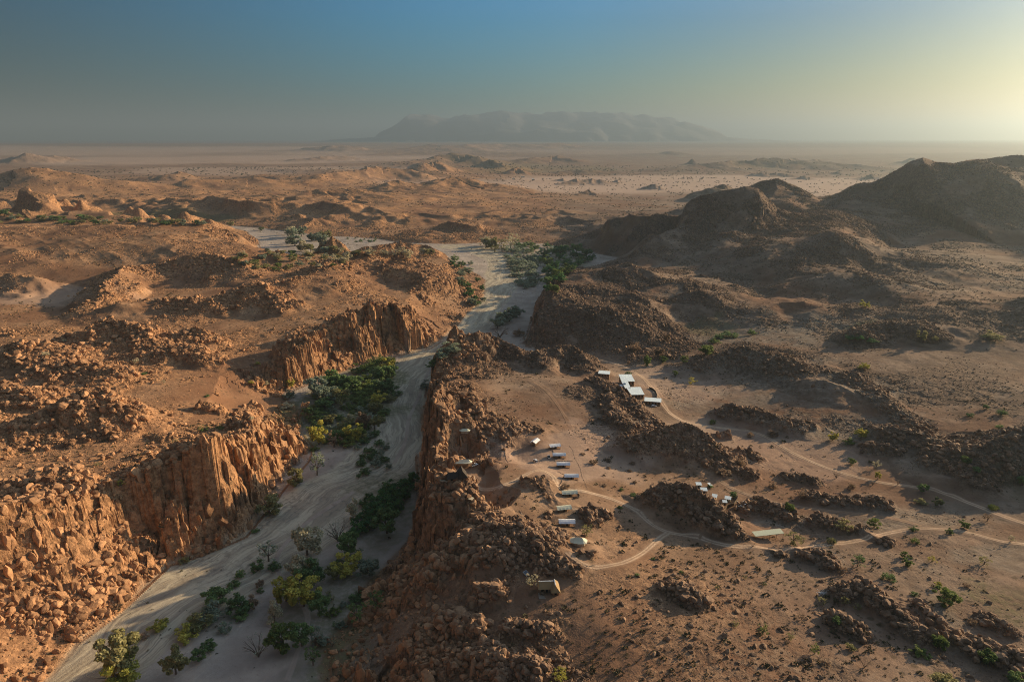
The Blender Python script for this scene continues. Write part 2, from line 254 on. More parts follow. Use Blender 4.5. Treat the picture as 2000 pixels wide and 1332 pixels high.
ISLANDS = [
 ([(705,486,496),(740,478,494),(790,474,492),(830,478,492),(845,486,494)],42,.9,.9),
 ([(630,478,486),(650,460,486),(668,474,486)],40,.9,.9),
 ([(590,795,801),(600,790,801)],9,.8,.9),
]
# ------------------------------------------------------------------ terrain grid
Q = 1.0                                              # detail (1 = final)
fine = np.arange(-44.5, 44.51, 0.062 / Q)
side = 44.5 + np.cumsum(np.concatenate([np.full(20, .25), np.full(60, .6), np.full(70, 1.35)]))
side = side[side < 180]
AZ = np.radians(np.concatenate([-side[::-1], fine, side])).astype(np.float64)
FR = [4.0]
while FR[-1] < 175: FR.append(FR[-1] * 1.09)
while FR[-1] < 3200: FR.append(FR[-1] * (1 + 0.0023 / Q))
while FR[-1] < 62000: FR.append(FR[-1] * (1 + 0.011 / Q))
FR = np.array(FR); LF = np.log(FR)
NR, NC = len(FR), len(AZ)
def upsample(fn):                                    # evaluate a smooth function sparsely, interpolate
    k = 6; ri = np.unique(np.r_[np.arange(0, NR, k), NR - 1]); ci = np.unique(np.r_[np.arange(0, NC, k), NC - 1])
    a, l = np.meshgrid(AZ[ci], LF[ri]); V = fn(a.astype(np.float32), l.astype(np.float32))
    out = []
    for c in range(V.shape[2]):
        t = np.empty((len(ri), NC), np.float32)
        for i in range(len(ri)): t[i] = np.interp(AZ, AZ[ci], V[i, :, c])
        j = np.clip(np.searchsorted(LF[ri], LF, 'right') - 1, 0, len(ri) - 2)
        f = ((LF - LF[ri][j]) / (LF[ri][j + 1] - LF[ri][j])).astype(np.float32)[:, None]
        out.append(t[j] * (1 - f) + t[j + 1] * f)
    return out
Bz, Brk, Bhl, Bbw = upsample(base)
X = (np.sin(AZ)[None, :] * FR[:, None]).astype(np.float32); Y = (np.cos(AZ)[None, :] * FR[:, None]).astype(np.float32)
SPAC = np.repeat((FR * 0.0023 / Q).astype(np.float32)[:, None], NC, 1); SPAC[FR > 3200] *= 4
far = np.clip((FR - 20000) / 30000, 0, 1).astype(np.float32)[:, None]
Bz = Bz + (150 * sstep(6000, 26000, FR))[:, None]
def base_at(x, y):
    v = base(np.array([math.atan2(x, y)], np.float32), np.array([math.log(math.hypot(x, y))], np.float32))[0]
    return float(v[0])
def crest_world(px, yc, yg):
    x, y = P(px, yg, 20.0)
    for _ in range(3):
        zb = base_at(x, y); x, y = P(px, yg, zb)
    # lift along the vertical above that ground point until it meets the crest's row
    v = (yc - 666) / FPX; T = (SP + v * CP) / (CP - v * SP)
    z = CAMZ - T * y
    v2 = (yg - 666) / FPX                            # keep the column when rising
    t = (y * CP + (CAMZ - z) * SP); x = (px - 1000) / FPX * t
    return x, y, z
def window(pts, wdt):
    r = np.hypot(pts[:, 0], pts[:, 1]); a = np.arctan2(pts[:, 0], pts[:, 1])
    r0, r1 = max(r.min() - wdt, 3), r.max() + wdt; da = math.asin(min(1, wdt / max(r.min(), wdt + 1)))
    i0, i1 = np.searchsorted(FR, [r0, r1]); j0, j1 = np.searchsorted(AZ, [a.min() - da, a.max() + da])
    return slice(max(i0 - 1, 0), i1 + 1), slice(max(j0 - 1, 0), j1 + 1)
def line_dist(x, y, pts):                            # distance, interpolated 3rd column, arc length
    d = np.full(x.shape, 1e12, np.float32); z = np.zeros(x.shape, np.float32); s = z.copy(); side_ = z.copy(); acc = 0
    if len(pts) == 1: pts = np.vstack([pts, pts + [.1, 0, 0]])
    for i in range(len(pts) - 1):
        ax, ay, az_ = pts[i]; bx, by, bz_ = pts[i + 1]; ex, ey = bx - ax, by - ay; L = math.hypot(ex, ey) + 1e-6
        t = np.clip(((x - ax) * ex + (y - ay) * ey) / (L * L), 0, 1)
        q = (x - ax - t * ex) ** 2 + (y - ay - t * ey) ** 2
        m = q < d; d = np.where(m, q, d); z = np.where(m, az_ + t * (bz_ - az_), z); s = np.where(m, acc + t * L, s)
        side_ = np.where(m, ((x - ax) * ey - (y - ay) * ex) / L, side_); acc += L
    return np.sqrt(d), z, s, side_
Z = Bz.copy(); RK = Brk.copy(); HM = np.zeros(Z.shape, np.float32)
def add_hill(spec, seed, W=None):
    pts, wdt, rk, ex = spec
    if W is None: W = np.array([crest_world(*p) for p in pts])
    sl_ = window(W, wdt * 1.25); x, y = X[sl_], Y[sl_]; sp = SPAC[sl_]
    q = wdt * .16
    wx = x + q * vn(x / (wdt * .55), y / (wdt * .55), seed) + q * .5 * vn(x / (wdt * .22), y / (wdt * .22), seed + 3)
    wy = y + q * vn(x / (wdt * .55), y / (wdt * .55), seed + 5) + q * .5 * vn(x / (wdt * .22), y / (wdt * .22), seed + 7)
    d, zc, s, _ = line_dist(wx, wy, W)
    u = np.clip(1 - d / wdt, 0, 1)
    prof = u ** ex * (1 - .35 * (1 - u))
    g = ridged(x, y, wdt * .6, 4, seed + 11, sp)
    hgt = zc - Z[sl_]
    prof = np.clip(prof + g * .17 * np.sin(np.pi * np.clip(u, 0, 1)) * (u > 0), 0, 1.2)
    cand = Z[sl_] + np.maximum(hgt, 0) * prof
    Z[sl_] = np.maximum(Z[sl_], cand)
    m = sstep(0.02, .45, u); RK[sl_] = np.maximum(RK[sl_], m * rk); HM[sl_] = np.maximum(HM[sl_], m)
for k, h in enumerate(HILLS): add_hill(h, 100 + 13 * k)
# the long hazy mountain massif on the horizon
MT = [(735,268),(770,245),(800,222),(815,221),(850,226),(880,229),(905,224),(940,222),(975,216),(1010,218),(1060,219),(1100,217),(1150,218),(1190,217),(1230,220),(1280,226),(1310,229),(1340,238),(1380,250),(1425,268)]
mw = []
for px, py in MT:
    D_ = 26000.; x = D_ * (px - 1000) / FPX * (CP - (py - 666) / FPX * SP) ** -1; mw.append((x, D_, CAMZ - TT(py) * D_))
RK0 = RK.copy(); add_hill((0, 2200, .9, .7), 777, np.array(mw)); MOUNT = (FR[:, None] > 21500) & (Z > 40)
add_hill((0, 330, .7, 1.1), 555, np.array([(2100, 2250, 330), (2020, 1950, 420), (1900, 1600, 420), (1700, 1250, 300), (1450, 980, 140.)]))  # ridge added out of frame to throw shade on the right-hand hills
# broad relief
Z += Bhl * (.75 * ridged(X, Y, 420, 5, 7, SPAC) + .25 * fbm(X, Y, 90, 4, 9, .5, SPAC)) * (1 - .6 * HM)
Z += (RK * 1.5 + .12) * fbm(X, Y, 60, 4, 19, .55, SPAC) * np.clip(1 - SPAC / 30, 0, 1)
Z += HM * 6.5 * ridged(X, Y, 95, 5, 29, SPAC) * np.clip(Y / 1200, .12, 1) * (1 - .55 * sstep(8, 16, np.degrees(AZ)))[None, :] * np.clip(1 - SPAC / 40, 0, 1)
# scattered low hills of the far country
fz = sstep(2600, 4000, FR)[:, None] * (1 - sstep(26000, 40000, FR)[:, None])
kn = np.clip(ridged(X, Y, 900, 4, 23, SPAC * .25) - .35, 0, 1) * np.clip(Bhl / 20, 0, 1)
Z += fz * kn * 60; HM = np.maximum(HM, np.clip(fz * kn * 3, 0, 1)); RK = np.maximum(RK, np.clip(fz * kn * 4, 0, .7))
# the valley floor and its cliffs
D = np.full(Z.shape, 1e4, np.float32)
lim = FR < 4200; li = int(lim.sum()); ja, jb = np.searchsorted(AZ, np.radians([-75, 50]))
sv = (slice(0, li), slice(ja, jb))
D[sv] = poly_sdf(X[sv], Y[sv], VALLEY_W[0])
near = (D < 640)
idx = np.nonzero(near); xn, yn, spn = X[idx], Y[idx], SPAC[idx]
bw = Bbw[idx] * np.clip(1 + .85 * fbm(xn, yn, 110, 3, 49), .45, 2.2)
c1, c2, cv = cells(xn / 15, yn / 15, 41); d1, d2, dv = cells(xn / 6 + 3, yn / 6, 43)
wob = (cv - .5) * .85 + (dv - .5) * .4 * np.clip(6 / spn / 3 - .3, 0, 1)
dd = D[idx]
steep = np.clip((60 - bw) / 40, 0, 1)
dq = dd + fbm(xn, yn, 70, 3, 47) * 5 + wob * np.minimum(bw, 24) * .9 * steep * sstep(0, 8, dd)
tt = np.clip(dq / bw, 0, 1)
nl = 3.0 + 2 * dv; led = np.clip((np.floor(tt * nl + cv) - cv + sstep(.55, 1, (tt * nl + cv) % 1)) / nl, 0, 1)
tt = np.where((steep > .3) & (tt < 1) & (tt > 0), tt * .4 + led * .6, tt)
S = np.where(steep > 0, tt * tt * (3 - 2 * tt) * steep + (1 - steep) * tt ** 1.1 * (1 - .3 * (1 - tt)), tt ** 1.1)
S = np.where(dd < 640, S + (1 - S) * sstep(bw, bw * 1.3 + 60, dd), 1); S = S + (1 - S) * sstep(560, 640, dd)
floor = .6 * fbm(xn, yn, 50, 3, 53) + .8 * sstep(-60, 0, dd)
Z[idx] = floor + np.maximum(Z[idx] - floor, 1.5) * S
RIV = np.zeros(Z.shape, np.float32); RIV[idx] = 1 - sstep(-3, 4, dq)
RK *= (1 - RIV)
RK[idx] = np.maximum(RK[idx], (1 - RIV[idx]) * steep * (1 - sstep(30, 90, dd)))
HM0 = HM.copy(); HM *= (D > -2)
for k, h in enumerate(ISLANDS): add_hill(h, 900 + 13 * k)
RIV *= (1 - np.clip(HM * (D < 0) * 2, 0, 1)); HM = np.maximum(HM, HM0 * (D > -2))
# tracks
TRACKS = [
 ('gravel_road', 3.9, .9, [(1060,684),(1100,690),(1140,697),(1180,705),(1225,719),(1262,745),(1285,775),(1308,806),(1345,826),(1400,835),(1460,842),(1500,855),(1540,880),(1600,908),(1660,928),(1720,942),(1780,950),(1840,962),(1900,985),(1960,1008),(2020,1028),(2120,1058),(2300,1110)]),
 ('dirt_track', 3.4, .85, [(2200,1085),(2050,1068),(1960,1058),(1880,1038),(1800,1032),(1740,1040),(1680,1055),(1600,1066),(1540,1069),(1480,1068),(1430,1066),(1380,1055),(1340,1045),(1300,1038),(1270,1022),(1245,998),(1220,985),(1180,970),(1140,961),(1110,957),(1090,948),(1080,930),(1060,919),(1038,922),(1010,937),(975,951),(945,956),(930,950),(921,940)]),
 ('dirt_track', 3.2, .75, [(1306,1041),(1290,1050),(1262,1075),(1230,1094),(1200,1103),(1165,1108),(1140,1102),(1118,1088),(1108,1078)]),
 ('dirt_track', 3.4, .35, [(1405,938),(1440,958),(1500,978),(1560,990),(1640,1000),(1740,1012),(1800,1028)]),
 ('dirt_track', 2.8, .16, [(1108,822),(1095,800),(1068,765),(1040,745)]),
 ('wheel_track', 2.6, .33, [(1002,560),(985,590),(972,625),(965,650),(950,664),(905,676),(868,695),(838,725),(820,770),(800,815),(792,860),(770,905)]),
 ('wheel_track', 2.6, .22, [(560,1330),(585,1260),(600,1200),(560,1140),(540,1090),(600,1020),(690,960)]),
]
tr_world = []
for nm, wd, st, pts in TRACKS:
    out = []
    for px, py in pts:
        x, y = P(px, py, 25.0)
        for _ in range(6):
            i = min(max(np.searchsorted(FR, math.hypot(x, y)), 1), NR - 1); j = min(max(np.searchsorted(AZ, math.atan2(x, y)), 1), NC - 1)
            x, y = P(px, py, float(Z[i, j]))
        out.append((x, y, 0.0))
    # Catmull-Rom resample
    o = np.array(out); res = []
    for i in range(len(o) - 1):
        p0, p1, p2, p3 = o[max(i - 1, 0)], o[i], o[i + 1], o[min(i + 2, len(o) - 1)]
        n = max(2, int(np.linalg.norm(p2 - p1) / 2.0))
        for t in np.linspace(0, 1, n, endpoint=False):
            res.append(.5 * ((2 * p1) + (-p0 + p2) * t + (2 * p0 - 5 * p1 + 4 * p2 - p3) * t * t + (-p0 + 3 * p1 - 3 * p2 + p3) * t ** 3))
    res.append(o[-1]); tr_world.append((nm, wd, st, np.array(res)))
PADS = [(1120,905,22),(1100,870,18),(1060,880,22),(1110,965,14),(1103,993,9),(1107,1020,10),(1135,1065,9),(1048,862,9),(905,905,12),(925,935,14),(908,848,7),(895,930,10),
        (1225,742,24),(1242,764,22),(1275,784,17),(1180,727,8),(1500,1042,16),(1390,960,9),(1410,978,10),(1372,948,7),(1080,1150,10),(1074,885,9),(902,765,5),(944,976,4),(1030,1120,4)]
FLAT = np.zeros(Z.shape, np.float32); RD = np.zeros(Z.shape, np.float32)
for nm, wd, st, pts in tr_world:
    sl_ = window(pts, wd + 8); step = pts[::4] if len(pts) > 8 else pts
    d, _, s, off = line_dist(X[sl_], Y[sl_], np.vstack([step, pts[-1:]]))
    f = 1 - sstep(wd * .6, wd * .6 + 5, d); FLAT[sl_] = np.maximum(FLAT[sl_], f)
    RD[sl_] = np.maximum(RD[sl_], st * (1 - sstep(wd * .4, wd * .9, d)) * .2)
pad_world = []
for px, py, r in PADS:
    r *= .7
    x, y = P(px, py, 35.0)
    for _ in range(6):
        i = min(max(np.searchsorted(FR, math.hypot(x, y)), 1), NR - 1); j = np.searchsorted(AZ, math.atan2(x, y))
        zc = float(Z[i, j]); x, y = P(px, py, zc)
    sl_ = window(np.array([[x, y, 0]]), r * 2.1)
    d = np.hypot(X[sl_] - x, Y[sl_] - y); f = 1 - sstep(r * .7, r * 2.0, d)
    FLAT[sl_] = np.maximum(FLAT[sl_], f ** 2); Z[sl_] = Z[sl_] * (1 - f * .6) + zc * f * .6
    pad_world.append((x, y, zc))
RK *= (1 - FLAT)
# rock: jointed blocks and boulders at several sizes
patch = sstep(-.35, .35, fbm(X, Y, 55, 4, 61, .6)); RKP = np.clip(RK * (.5 + .7 * patch) - .08 * (1 - patch), 0, 1); RKP = np.maximum(RKP, .78 * sstep(.25, .5, HM) * (RK > .88) * (FR[:, None] < 1000))
for (L, A, s, blk) in ((19, 2.6, 201, .7), (9, 1.7, 211, .7), (4.5, .9, 221, .6), (2.3, .45, 231, .4)):
    m = (RKP > .08) & (SPAC < L / 2.6) & (FR[:, None] > 60) & (np.abs(AZ) < R(60))[None, :]
    i = np.nonzero(m); x, y = X[i], Y[i]
    x = x + .25 * L * vn(x / L, y / L, s + 5); y = y + .25 * L * vn(x / L, y / L, s + 6)
    f1, f2, v = cells(x / L, y / L, s)
    e = f2 - f1
    block = (.35 + .65 * v) * sstep(0.0, .22, e)
    dome = v * np.sqrt(np.clip(1 - (f1 / (.3 + .35 * v)) ** 2, 0, 1))
    hh = block * blk + dome * (1 - blk)
    fade = np.clip((L / SPAC[i] - 2.6) / 2, 0, 1); r_ = np.clip((RKP[i] - .22) / .7, 0, 1)
    keep = (hsh(np.floor(v * 9973), np.floor(v * 7919), s) < .15 + 1.1 * r_)
    A = A * (1 - (.6 if L > 15 else .22) * sstep(-.12, .0, X[i] / np.maximum(Y[i], 50)) * (Y[i] < 900))
    Z[i] += A * hh * r_ ** 1.2 * fade * keep
Z += (.05 + .1 * (1 - RIV)) * fbm(X, Y, 7, 2, 301, .5, SPAC) * (1 - FLAT)
Z[FR < 60] = Z[np.searchsorted(FR, 60)][None, :]
Zm = np.minimum(Z, 168.0 - 0 * Z); Z = np.where(FR[:, None] < 300, np.minimum(Z, 120), Z)
_lf0 = LF
def gz(x, y, A=None):                                # bilinear height (or any grid layer) under a point
    A = Z if A is None else A
    x = np.asarray(x, float); y = np.asarray(y, float)
    a = np.arctan2(x, y); r = np.hypot(x, y)
    i = np.clip(np.searchsorted(FR, r) - 1, 0, NR - 2); j = np.clip(np.searchsorted(AZ, a) - 1, 0, NC - 2)
    fi = np.clip((r - FR[i]) / (FR[i + 1] - FR[i]), 0, 1); fj = np.clip((a - AZ[j]) / (AZ[j + 1] - AZ[j]), 0, 1)
    return (A[i, j] * (1 - fi) + A[i + 1, j] * fi) * (1 - fj) + (A[i, j + 1] * (1 - fi) + A[i + 1, j + 1] * fi) * fj
_rf = np.exp(np.arange(math.log(190), math.log(20000), .002))
def hit(px, py):                                     # where the sight line of a pixel meets the ground
    u = (px - 1000) / FPX; v = (py - 666) / FPX
    dx, dy, dz = u, CP - v * SP, -(SP + v * CP); h = math.hypot(dx, dy); t = _rf / h
    xs, ys, zs = dx * t, dy * t, CAMZ + dz * t
    below = np.nonzero(zs < gz(xs, ys))[0]
    k = below[0] if len(below) else len(t) - 1
    return float(xs[k]), float(ys[k]), float(gz(xs[k], ys[k]))
# ------------------------------------------------------------------ materials
def new_mat(name, rough=.9):
    m = bpy.data.materials.new(name); m.use_nodes = True
    b = m.node_tree.nodes['Principled BSDF']; b.inputs['Roughness'].default_value = rough
    b.inputs['Specular IOR Level'].default_value = .2
    return m, m.node_tree, b
class NT:
    def __init__(s, nt): s.nt = nt
    def n(s, t, **k):
        o = s.nt.nodes.new(t)
        for a, v in k.items(): setattr(o, a, v)
        return o
    def put(s, sock, v):
        if v is None: return
        if hasattr(v, 'is_output') or isinstance(v, bpy.types.NodeSocket): s.nt.links.new(v, sock)
        else: sock.default_value = v
    def math(s, op, a, b=None, c=None):
        o = s.n('ShaderNodeMath', operation=op); s.put(o.inputs[0], a); s.put(o.inputs[1], b)
        if c is not None: s.put(o.inputs[2], c)
        return o.outputs[0]
    def mix(s, f, a, b):
        o = s.n('ShaderNodeMix', data_type='RGBA'); s.put(o.inputs[0], f); s.put(o.inputs[6], a); s.put(o.inputs[7], b); return o.outputs[2]
    def noise(s, vec, scale, det=4, rough=.55, lac=2.0):
        o = s.n('ShaderNodeTexNoise'); s.put(o.inputs['Vector'], vec); o.inputs['Scale'].default_value = scale
        o.inputs['Detail'].default_value = det; o.inputs['Roughness'].default_value = rough; return o.outputs[0]
    def ss(s, v, a, b, lo=0., hi=1.):
        o = s.n('ShaderNodeMapRange', interpolation_type='SMOOTHSTEP'); s.put(o.inputs[0], v)
        o.inputs[1].default_value = a; o.inputs[2].default_value = b; o.inputs[3].default_value = lo; o.inputs[4].default_value = hi; return o.outputs[0]
    def attr(s, name, kind='GEOMETRY'):
        o = s.n('ShaderNodeAttribute', attribute_type=kind); o.attribute_name = name; return o
def C4(r, g, b): return (r, g, b, 1)
def ground_material():
    m, nt, b = new_mat('ground')
    N = NT(nt); pos = N.n('ShaderNodeNewGeometry').outputs['Position']
    a = N.attr('mask'); sep = N.n('ShaderNodeSeparateColor'); nt.links.new(a.outputs['Color'], sep.inputs[0])
    rk, rv, gr = sep.outputs[0], sep.outputs[1], sep.outputs[2]
    a2 = N.attr('flow'); sp2 = N.n('ShaderNodeSeparateColor'); nt.links.new(a2.outputs['Color'], sp2.inputs[0])
    rd, ps, grey = sp2.outputs[0], sp2.outputs[1], sp2.outputs[2]
    fl = N.attr('stream').outputs['Vector']
    big = N.noise(pos, .006, 5, .6); mid = N.noise(pos, .035, 5, .62); fin = N.noise(pos, .25, 5, .65); tiny = N.noise(pos, 1.1, 3, .7)
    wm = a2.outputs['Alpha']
    # sand
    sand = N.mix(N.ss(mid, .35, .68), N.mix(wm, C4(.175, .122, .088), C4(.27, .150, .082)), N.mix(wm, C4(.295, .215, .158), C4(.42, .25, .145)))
    sand = N.mix(N.ss(big, .4, .62, 0, .7), sand, C4(.19, .095, .055))
    sand = N.mix(N.ss(fin, .56, .74, 0, .6), sand, C4(.17, .095, .06))
    # rock
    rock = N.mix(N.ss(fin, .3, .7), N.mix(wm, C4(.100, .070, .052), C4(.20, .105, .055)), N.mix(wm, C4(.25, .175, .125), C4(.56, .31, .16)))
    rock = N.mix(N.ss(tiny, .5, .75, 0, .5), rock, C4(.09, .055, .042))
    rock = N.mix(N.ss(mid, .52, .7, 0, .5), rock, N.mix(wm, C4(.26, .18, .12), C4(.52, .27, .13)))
    vrn = N.noise(pos, .018, 6, .7); rock = N.mix(N.ss(vrn, .56, .64, 0, .65), rock, C4(.075, .045, .032)); rock = N.mix(N.ss(vrn, .40, .34, 0, .5), rock, C4(.44, .29, .19))
    # dark scrub specks and grey quartz patches
    vor = N.n('ShaderNodeTexVoronoi'); vor.inputs['Scale'].default_value = .16; nt.links.new(pos, vor.inputs['Vector'])
    speck = N.math('MULTIPLY', N.ss(vor.outputs['Distance'], .17, .30, 1, 0), N.ss(mid, .42, .6))
    col = N.mix(N.ss(N.math('ADD', rk, N.math('MULTIPLY', N.math('SUBTRACT', fin, .5), .9)), .22, .5), sand, rock)
    col = N.mix(N.math('MULTIPLY', speck, .62), col, C4(.075, .058, .035))
    v2 = N.n('ShaderNodeTexVoronoi'); v2.inputs['Scale'].default_value = .55; nt.links.new(pos, v2.inputs['Vector'])
    peb = N.math('MULTIPLY', N.ss(v2.outputs['Distance'], .20, .34, 1, 0), N.ss(N.noise(pos, .06, 4, .6), .40, .62))
    col = N.mix(N.math('MULTIPLY', peb, .6), col, C4(.10, .07, .05))
    col = N.mix(N.math('MULTIPLY', grey, N.ss(mid, .3, .65, .25, 1)), col, N.mix(N.ss(fin, .3, .7), C4(.155, .125, .095), C4(.30, .25, .20)))
    col = N.mix(N.math('MULTIPLY', ps, N.ss(fin, .2, .7, .7, 1)), col, N.mix(N.ss(tiny, .62, .75, 0, .5), C4(.50, .365, .285), C4(.19, .15, .10)))
    # river bed
    stream = N.n('ShaderNodeMapping'); stream.inputs['Scale'].default_value = (.012, .16, 1); nt.links.new(fl, stream.inputs['Vector'])
    wob = N.n('ShaderNodeVectorMath', operation='ADD'); nt.links.new(stream.outputs[0], wob.inputs[0])
    nz = N.n('ShaderNodeTexNoise'); nz.inputs['Scale'].default_value = .018; nz.inputs['Detail'].default_value = 4; nt.links.new(pos, nz.inputs['Vector'])
    sc_ = N.n('ShaderNodeVectorMath', operation='MULTIPLY'); nt.links.new(nz.outputs['Color'], sc_.inputs[0]); sc_.inputs[1].default_value = (.8, 4.5, 0)
    nt.links.new(sc_.outputs[0], wob.inputs[1])
    st = N.noise(wob.outputs[0], 1.0, 6, .62); st2 = N.noise(wob.outputs[0], 3.6, 5, .75)
    riv = N.mix(N.ss(st, .40, .60), C4(.36, .305, .23), C4(.55, .485, .365))
    riv = N.mix(N.ss(st2, .50, .60, 0, .75), riv, C4(.25, .22, .185))
    silt = N.mix(N.ss(mid, .35, .65), C4(.33, .275, .235), C4(.46, .39, .33))
    riv = N.mix(N.ss(N.math('ADD', a.outputs['Alpha'], N.math('MULTIPLY', N.math('SUBTRACT', nz.outputs[0], .5), 1.1)), .35, .62), silt, riv)
    gvl = N.math('MULTIPLY', N.ss(fin, .50, .66), N.ss(big, .42, .6)); riv = N.mix(N.math('MULTIPLY', gvl, .65), riv, C4(.17, .145, .115))
    riv = N.mix(N.ss(tiny, .62, .72, 0, .5), riv, C4(.11, .095, .07))
    col = N.mix(rv, col, riv)
    col = N.mix(N.math('MULTIPLY', gr, N.ss(fin, .35, .6, .25, .9)), col, N.mix(N.ss(fin, .3, .7), C4(.065, .08, .03), C4(.15, .15, .07)))
    col = N.mix(rd, col, N.mix(N.ss(tiny, .3, .7), C4(.46, .32, .22), C4(.60, .46, .34)))
    nt.links.new(col, b.inputs['Base Color'])
    bmp = N.n('ShaderNodeBump'); bmp.inputs['Strength'].default_value = .75; bmp.inputs['Distance'].default_value = 1.0
    hgt = N.math('ADD', N.math('MULTIPLY', fin, N.math('MULTIPLY_ADD', rk, 2.6, .35)), N.math('MULTIPLY', tiny, N.math('MULTIPLY_ADD', rk, .5, .12)))
    hgt = N.math('ADD', hgt, N.math('MULTIPLY', st, N.math('MULTIPLY', rv, .9)))
    nt.links.new(hgt, bmp.inputs['Height']); nt.links.new(bmp.outputs[0], b.inputs['Normal'])
    b.inputs['Specular IOR Level'].default_value = .05; b.inputs['Roughness'].default_value = .95
    return m
GROUND = ground_material()
mm, mnt, mb = new_mat('mountain_rock', .95); _N0 = NT(mnt); mnt.links.new(_N0.mix(_N0.noise(_N0.n('ShaderNodeNewGeometry').outputs['Position'], .0012, 6, .6), C4(.13, .12, .12), C4(.20, .185, .18)), mb.inputs['Base Color'])

# ------------------------------------------------------------------ layers and ground meshes
CH = [(110,1332),(250,1215),(420,1120),(560,1040),(660,965),(745,915),(792,862),(790,800),(800,740),(850,690),(905,640),(950,590),(985,545),(985,510),(940,488),(880,482)]
CHW = np.array([P(a, b, 0) + (0.,) for a, b in CH])
CHWID = 24
m_ = np.nonzero(D < 60); dch, _, sch, off = line_dist(X[m_], Y[m_], CHW)
STRM = np.zeros(Z.shape + (3,), np.float32); STRM[m_] = np.stack([sch, off, 0 * off], -1)
CHAN = np.zeros(Z.shape, np.float32); CHAN[m_] = 1 - sstep(20, 46, dch)
GREEN = np.zeros(Z.shape, np.float32); PALE = np.zeros(Z.shape, np.float32); GREY = np.zeros(Z.shape, np.float32)
def blob(layer, px, py, rx, ry, val, zz=20.):        # soft patch, radii in metres across and along the view
    x, y = P(px, py, zz); sl_ = window(np.array([[x, y, 0]]), max(rx, ry) * 1.3)
    xx, yy = X[sl_] - x, Y[sl_] - y
    d = np.sqrt((xx / rx) ** 2 + (yy / ry) ** 2) + .35 * fbm(X[sl_], Y[sl_], max(rx, ry) * .5, 4, int(px))
    layer[sl_] = np.maximum(layer[sl_], val * (1 - sstep(.6, 1.1, d)))
for a in [(680,790,60,70,.9,0),(640,850,26,30,.9,0),(730,740,40,40,.9,0),(560,505,100,60,.8,0),(650,520,90,50,.7,0),(1100,510,60,140,.7,0),(700,498,140,40,.5,0),(150,428,420,110,.85,0),(330,433,300,60,.8,0),
          (1400,655,40,30,.5,15),(1700,660,30,18,.8,25),(1960,1180,24,20,.5,36),(1990,960,14,22,.3,30),(760,970,30,40,.6,0),(1050,330,900,900,.5,5),(940,325,500,600,.4,5),(650,1240,18,46,.75,0),(690,1120,18,26,.6,0),(750,1050,16,22,.5,0),(610,1180,14,30,.5,0),(430,1200,16,18,.35,0),(660,1230,22,30,.4,0),(1600,330,1200,300,.25,5)]:
    blob(GREEN, *a)
for a in [(1300,360,1500,900,1,2),(1100,365,700,500,.8,2),(1600,355,1500,700,1,2),(200,300,6000,3500,.7,2),(400,315,3500,1800,.75,2),(500,335,1400,700,.6,5),(1300,300,6000,3000,.35,5),(100,580,160,60,.5,26),(1100,880,60,50,.55,34),(1300,755,60,60,.4,15),(1480,870,80,60,.35,22),(1560,910,60,30,.35,25),(1000,630,50,120,.6,0),(900,500,90,60,.7,0)]:
    blob(PALE, *a)
for a in [(1550,650,120,60,.9,28),(1480,720,90,40,.6,24),(1600,760,90,50,.7,28),(1650,840,70,30,.8,28),(1500,790,50,20,.7,22),(1750,1010,60,20,.7,30),(1600,1090,16,14,.8,33),(1530,1020,20,10,.8,29),(1850,1220,12,26,.7,38),(1950,1090,40,16,.6,34),(1900,900,60,40,.4,33),(1600,520,300,120,.35,40),(1900,560,200,100,.4,50),(1880,1000,40,20,.4,30),(1130,1010,16,9,.7,35),(1270,830,18,12,.7,30),(1350,795,30,16,.8,20),(700,1290,14,20,.6,8)]:
    blob(GREY, *a)
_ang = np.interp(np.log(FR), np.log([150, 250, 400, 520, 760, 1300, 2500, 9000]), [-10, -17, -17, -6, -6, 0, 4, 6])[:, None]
WARM = 1 - sstep(-6, 7, np.degrees(AZ)[None, :] - _ang + 3 * vn(X / 90, Y / 90, 71)); WARM = WARM * (1 - .6 * sstep(3000, 7000, FR)[:, None])  # left-bank orange: rock's own tone plus sunlit warmth put in the colour
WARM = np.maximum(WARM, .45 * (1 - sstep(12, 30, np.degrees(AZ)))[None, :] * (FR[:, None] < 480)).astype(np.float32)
labels = np.zeros(Z.shape, np.int8)                  # 0 ground 1 riverbed 2 hills 3 plain
labels[(HM > .35)] = 2; labels[RIV > .5] = 1; labels[(FR[:, None] > 2600) & (labels == 0)] = 3; labels[MOUNT] = 4
MASK = np.stack([RKP, RIV, GREEN, CHAN], -1).astype(np.float32)
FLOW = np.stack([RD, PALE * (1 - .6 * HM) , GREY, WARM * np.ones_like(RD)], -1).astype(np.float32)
V = np.stack([X, Y, Z.astype(np.float32)], -1).reshape(-1, 3)
def mesh_np(name, verts, faces, nper, mat, attrs=None, smooth=False):
    me = bpy.data.meshes.new(name); me.vertices.add(len(verts)); me.vertices.foreach_set('co', np.ascontiguousarray(verts, np.float32).ravel())
    me.loops.add(faces.size); me.loops.foreach_set('vertex_index', faces.astype(np.int32).ravel())
    n = faces.size // nper; me.polygons.add(n); me.polygons.foreach_set('loop_start', np.arange(0, n * nper, nper, dtype=np.int32))
    try: me.polygons.foreach_set('loop_total', np.full(n, nper, np.int32))
    except Exception: pass
    me.update(calc_edges=True)
    if not smooth: me.shade_flat()
    else: me.shade_smooth()
    for k, v in (attrs or {}).items():
        if v.shape[1] == 4: at = me.attributes.new(k, 'FLOAT_COLOR', 'POINT'); at.data.foreach_set('color', np.ascontiguousarray(v, np.float32).ravel())
        else: at = me.attributes.new(k, 'FLOAT_VECTOR', 'POINT'); at.data.foreach_set('vector', np.ascontiguousarray(v, np.float32).ravel())
    if mat: me.materials.append(mat)
    return me
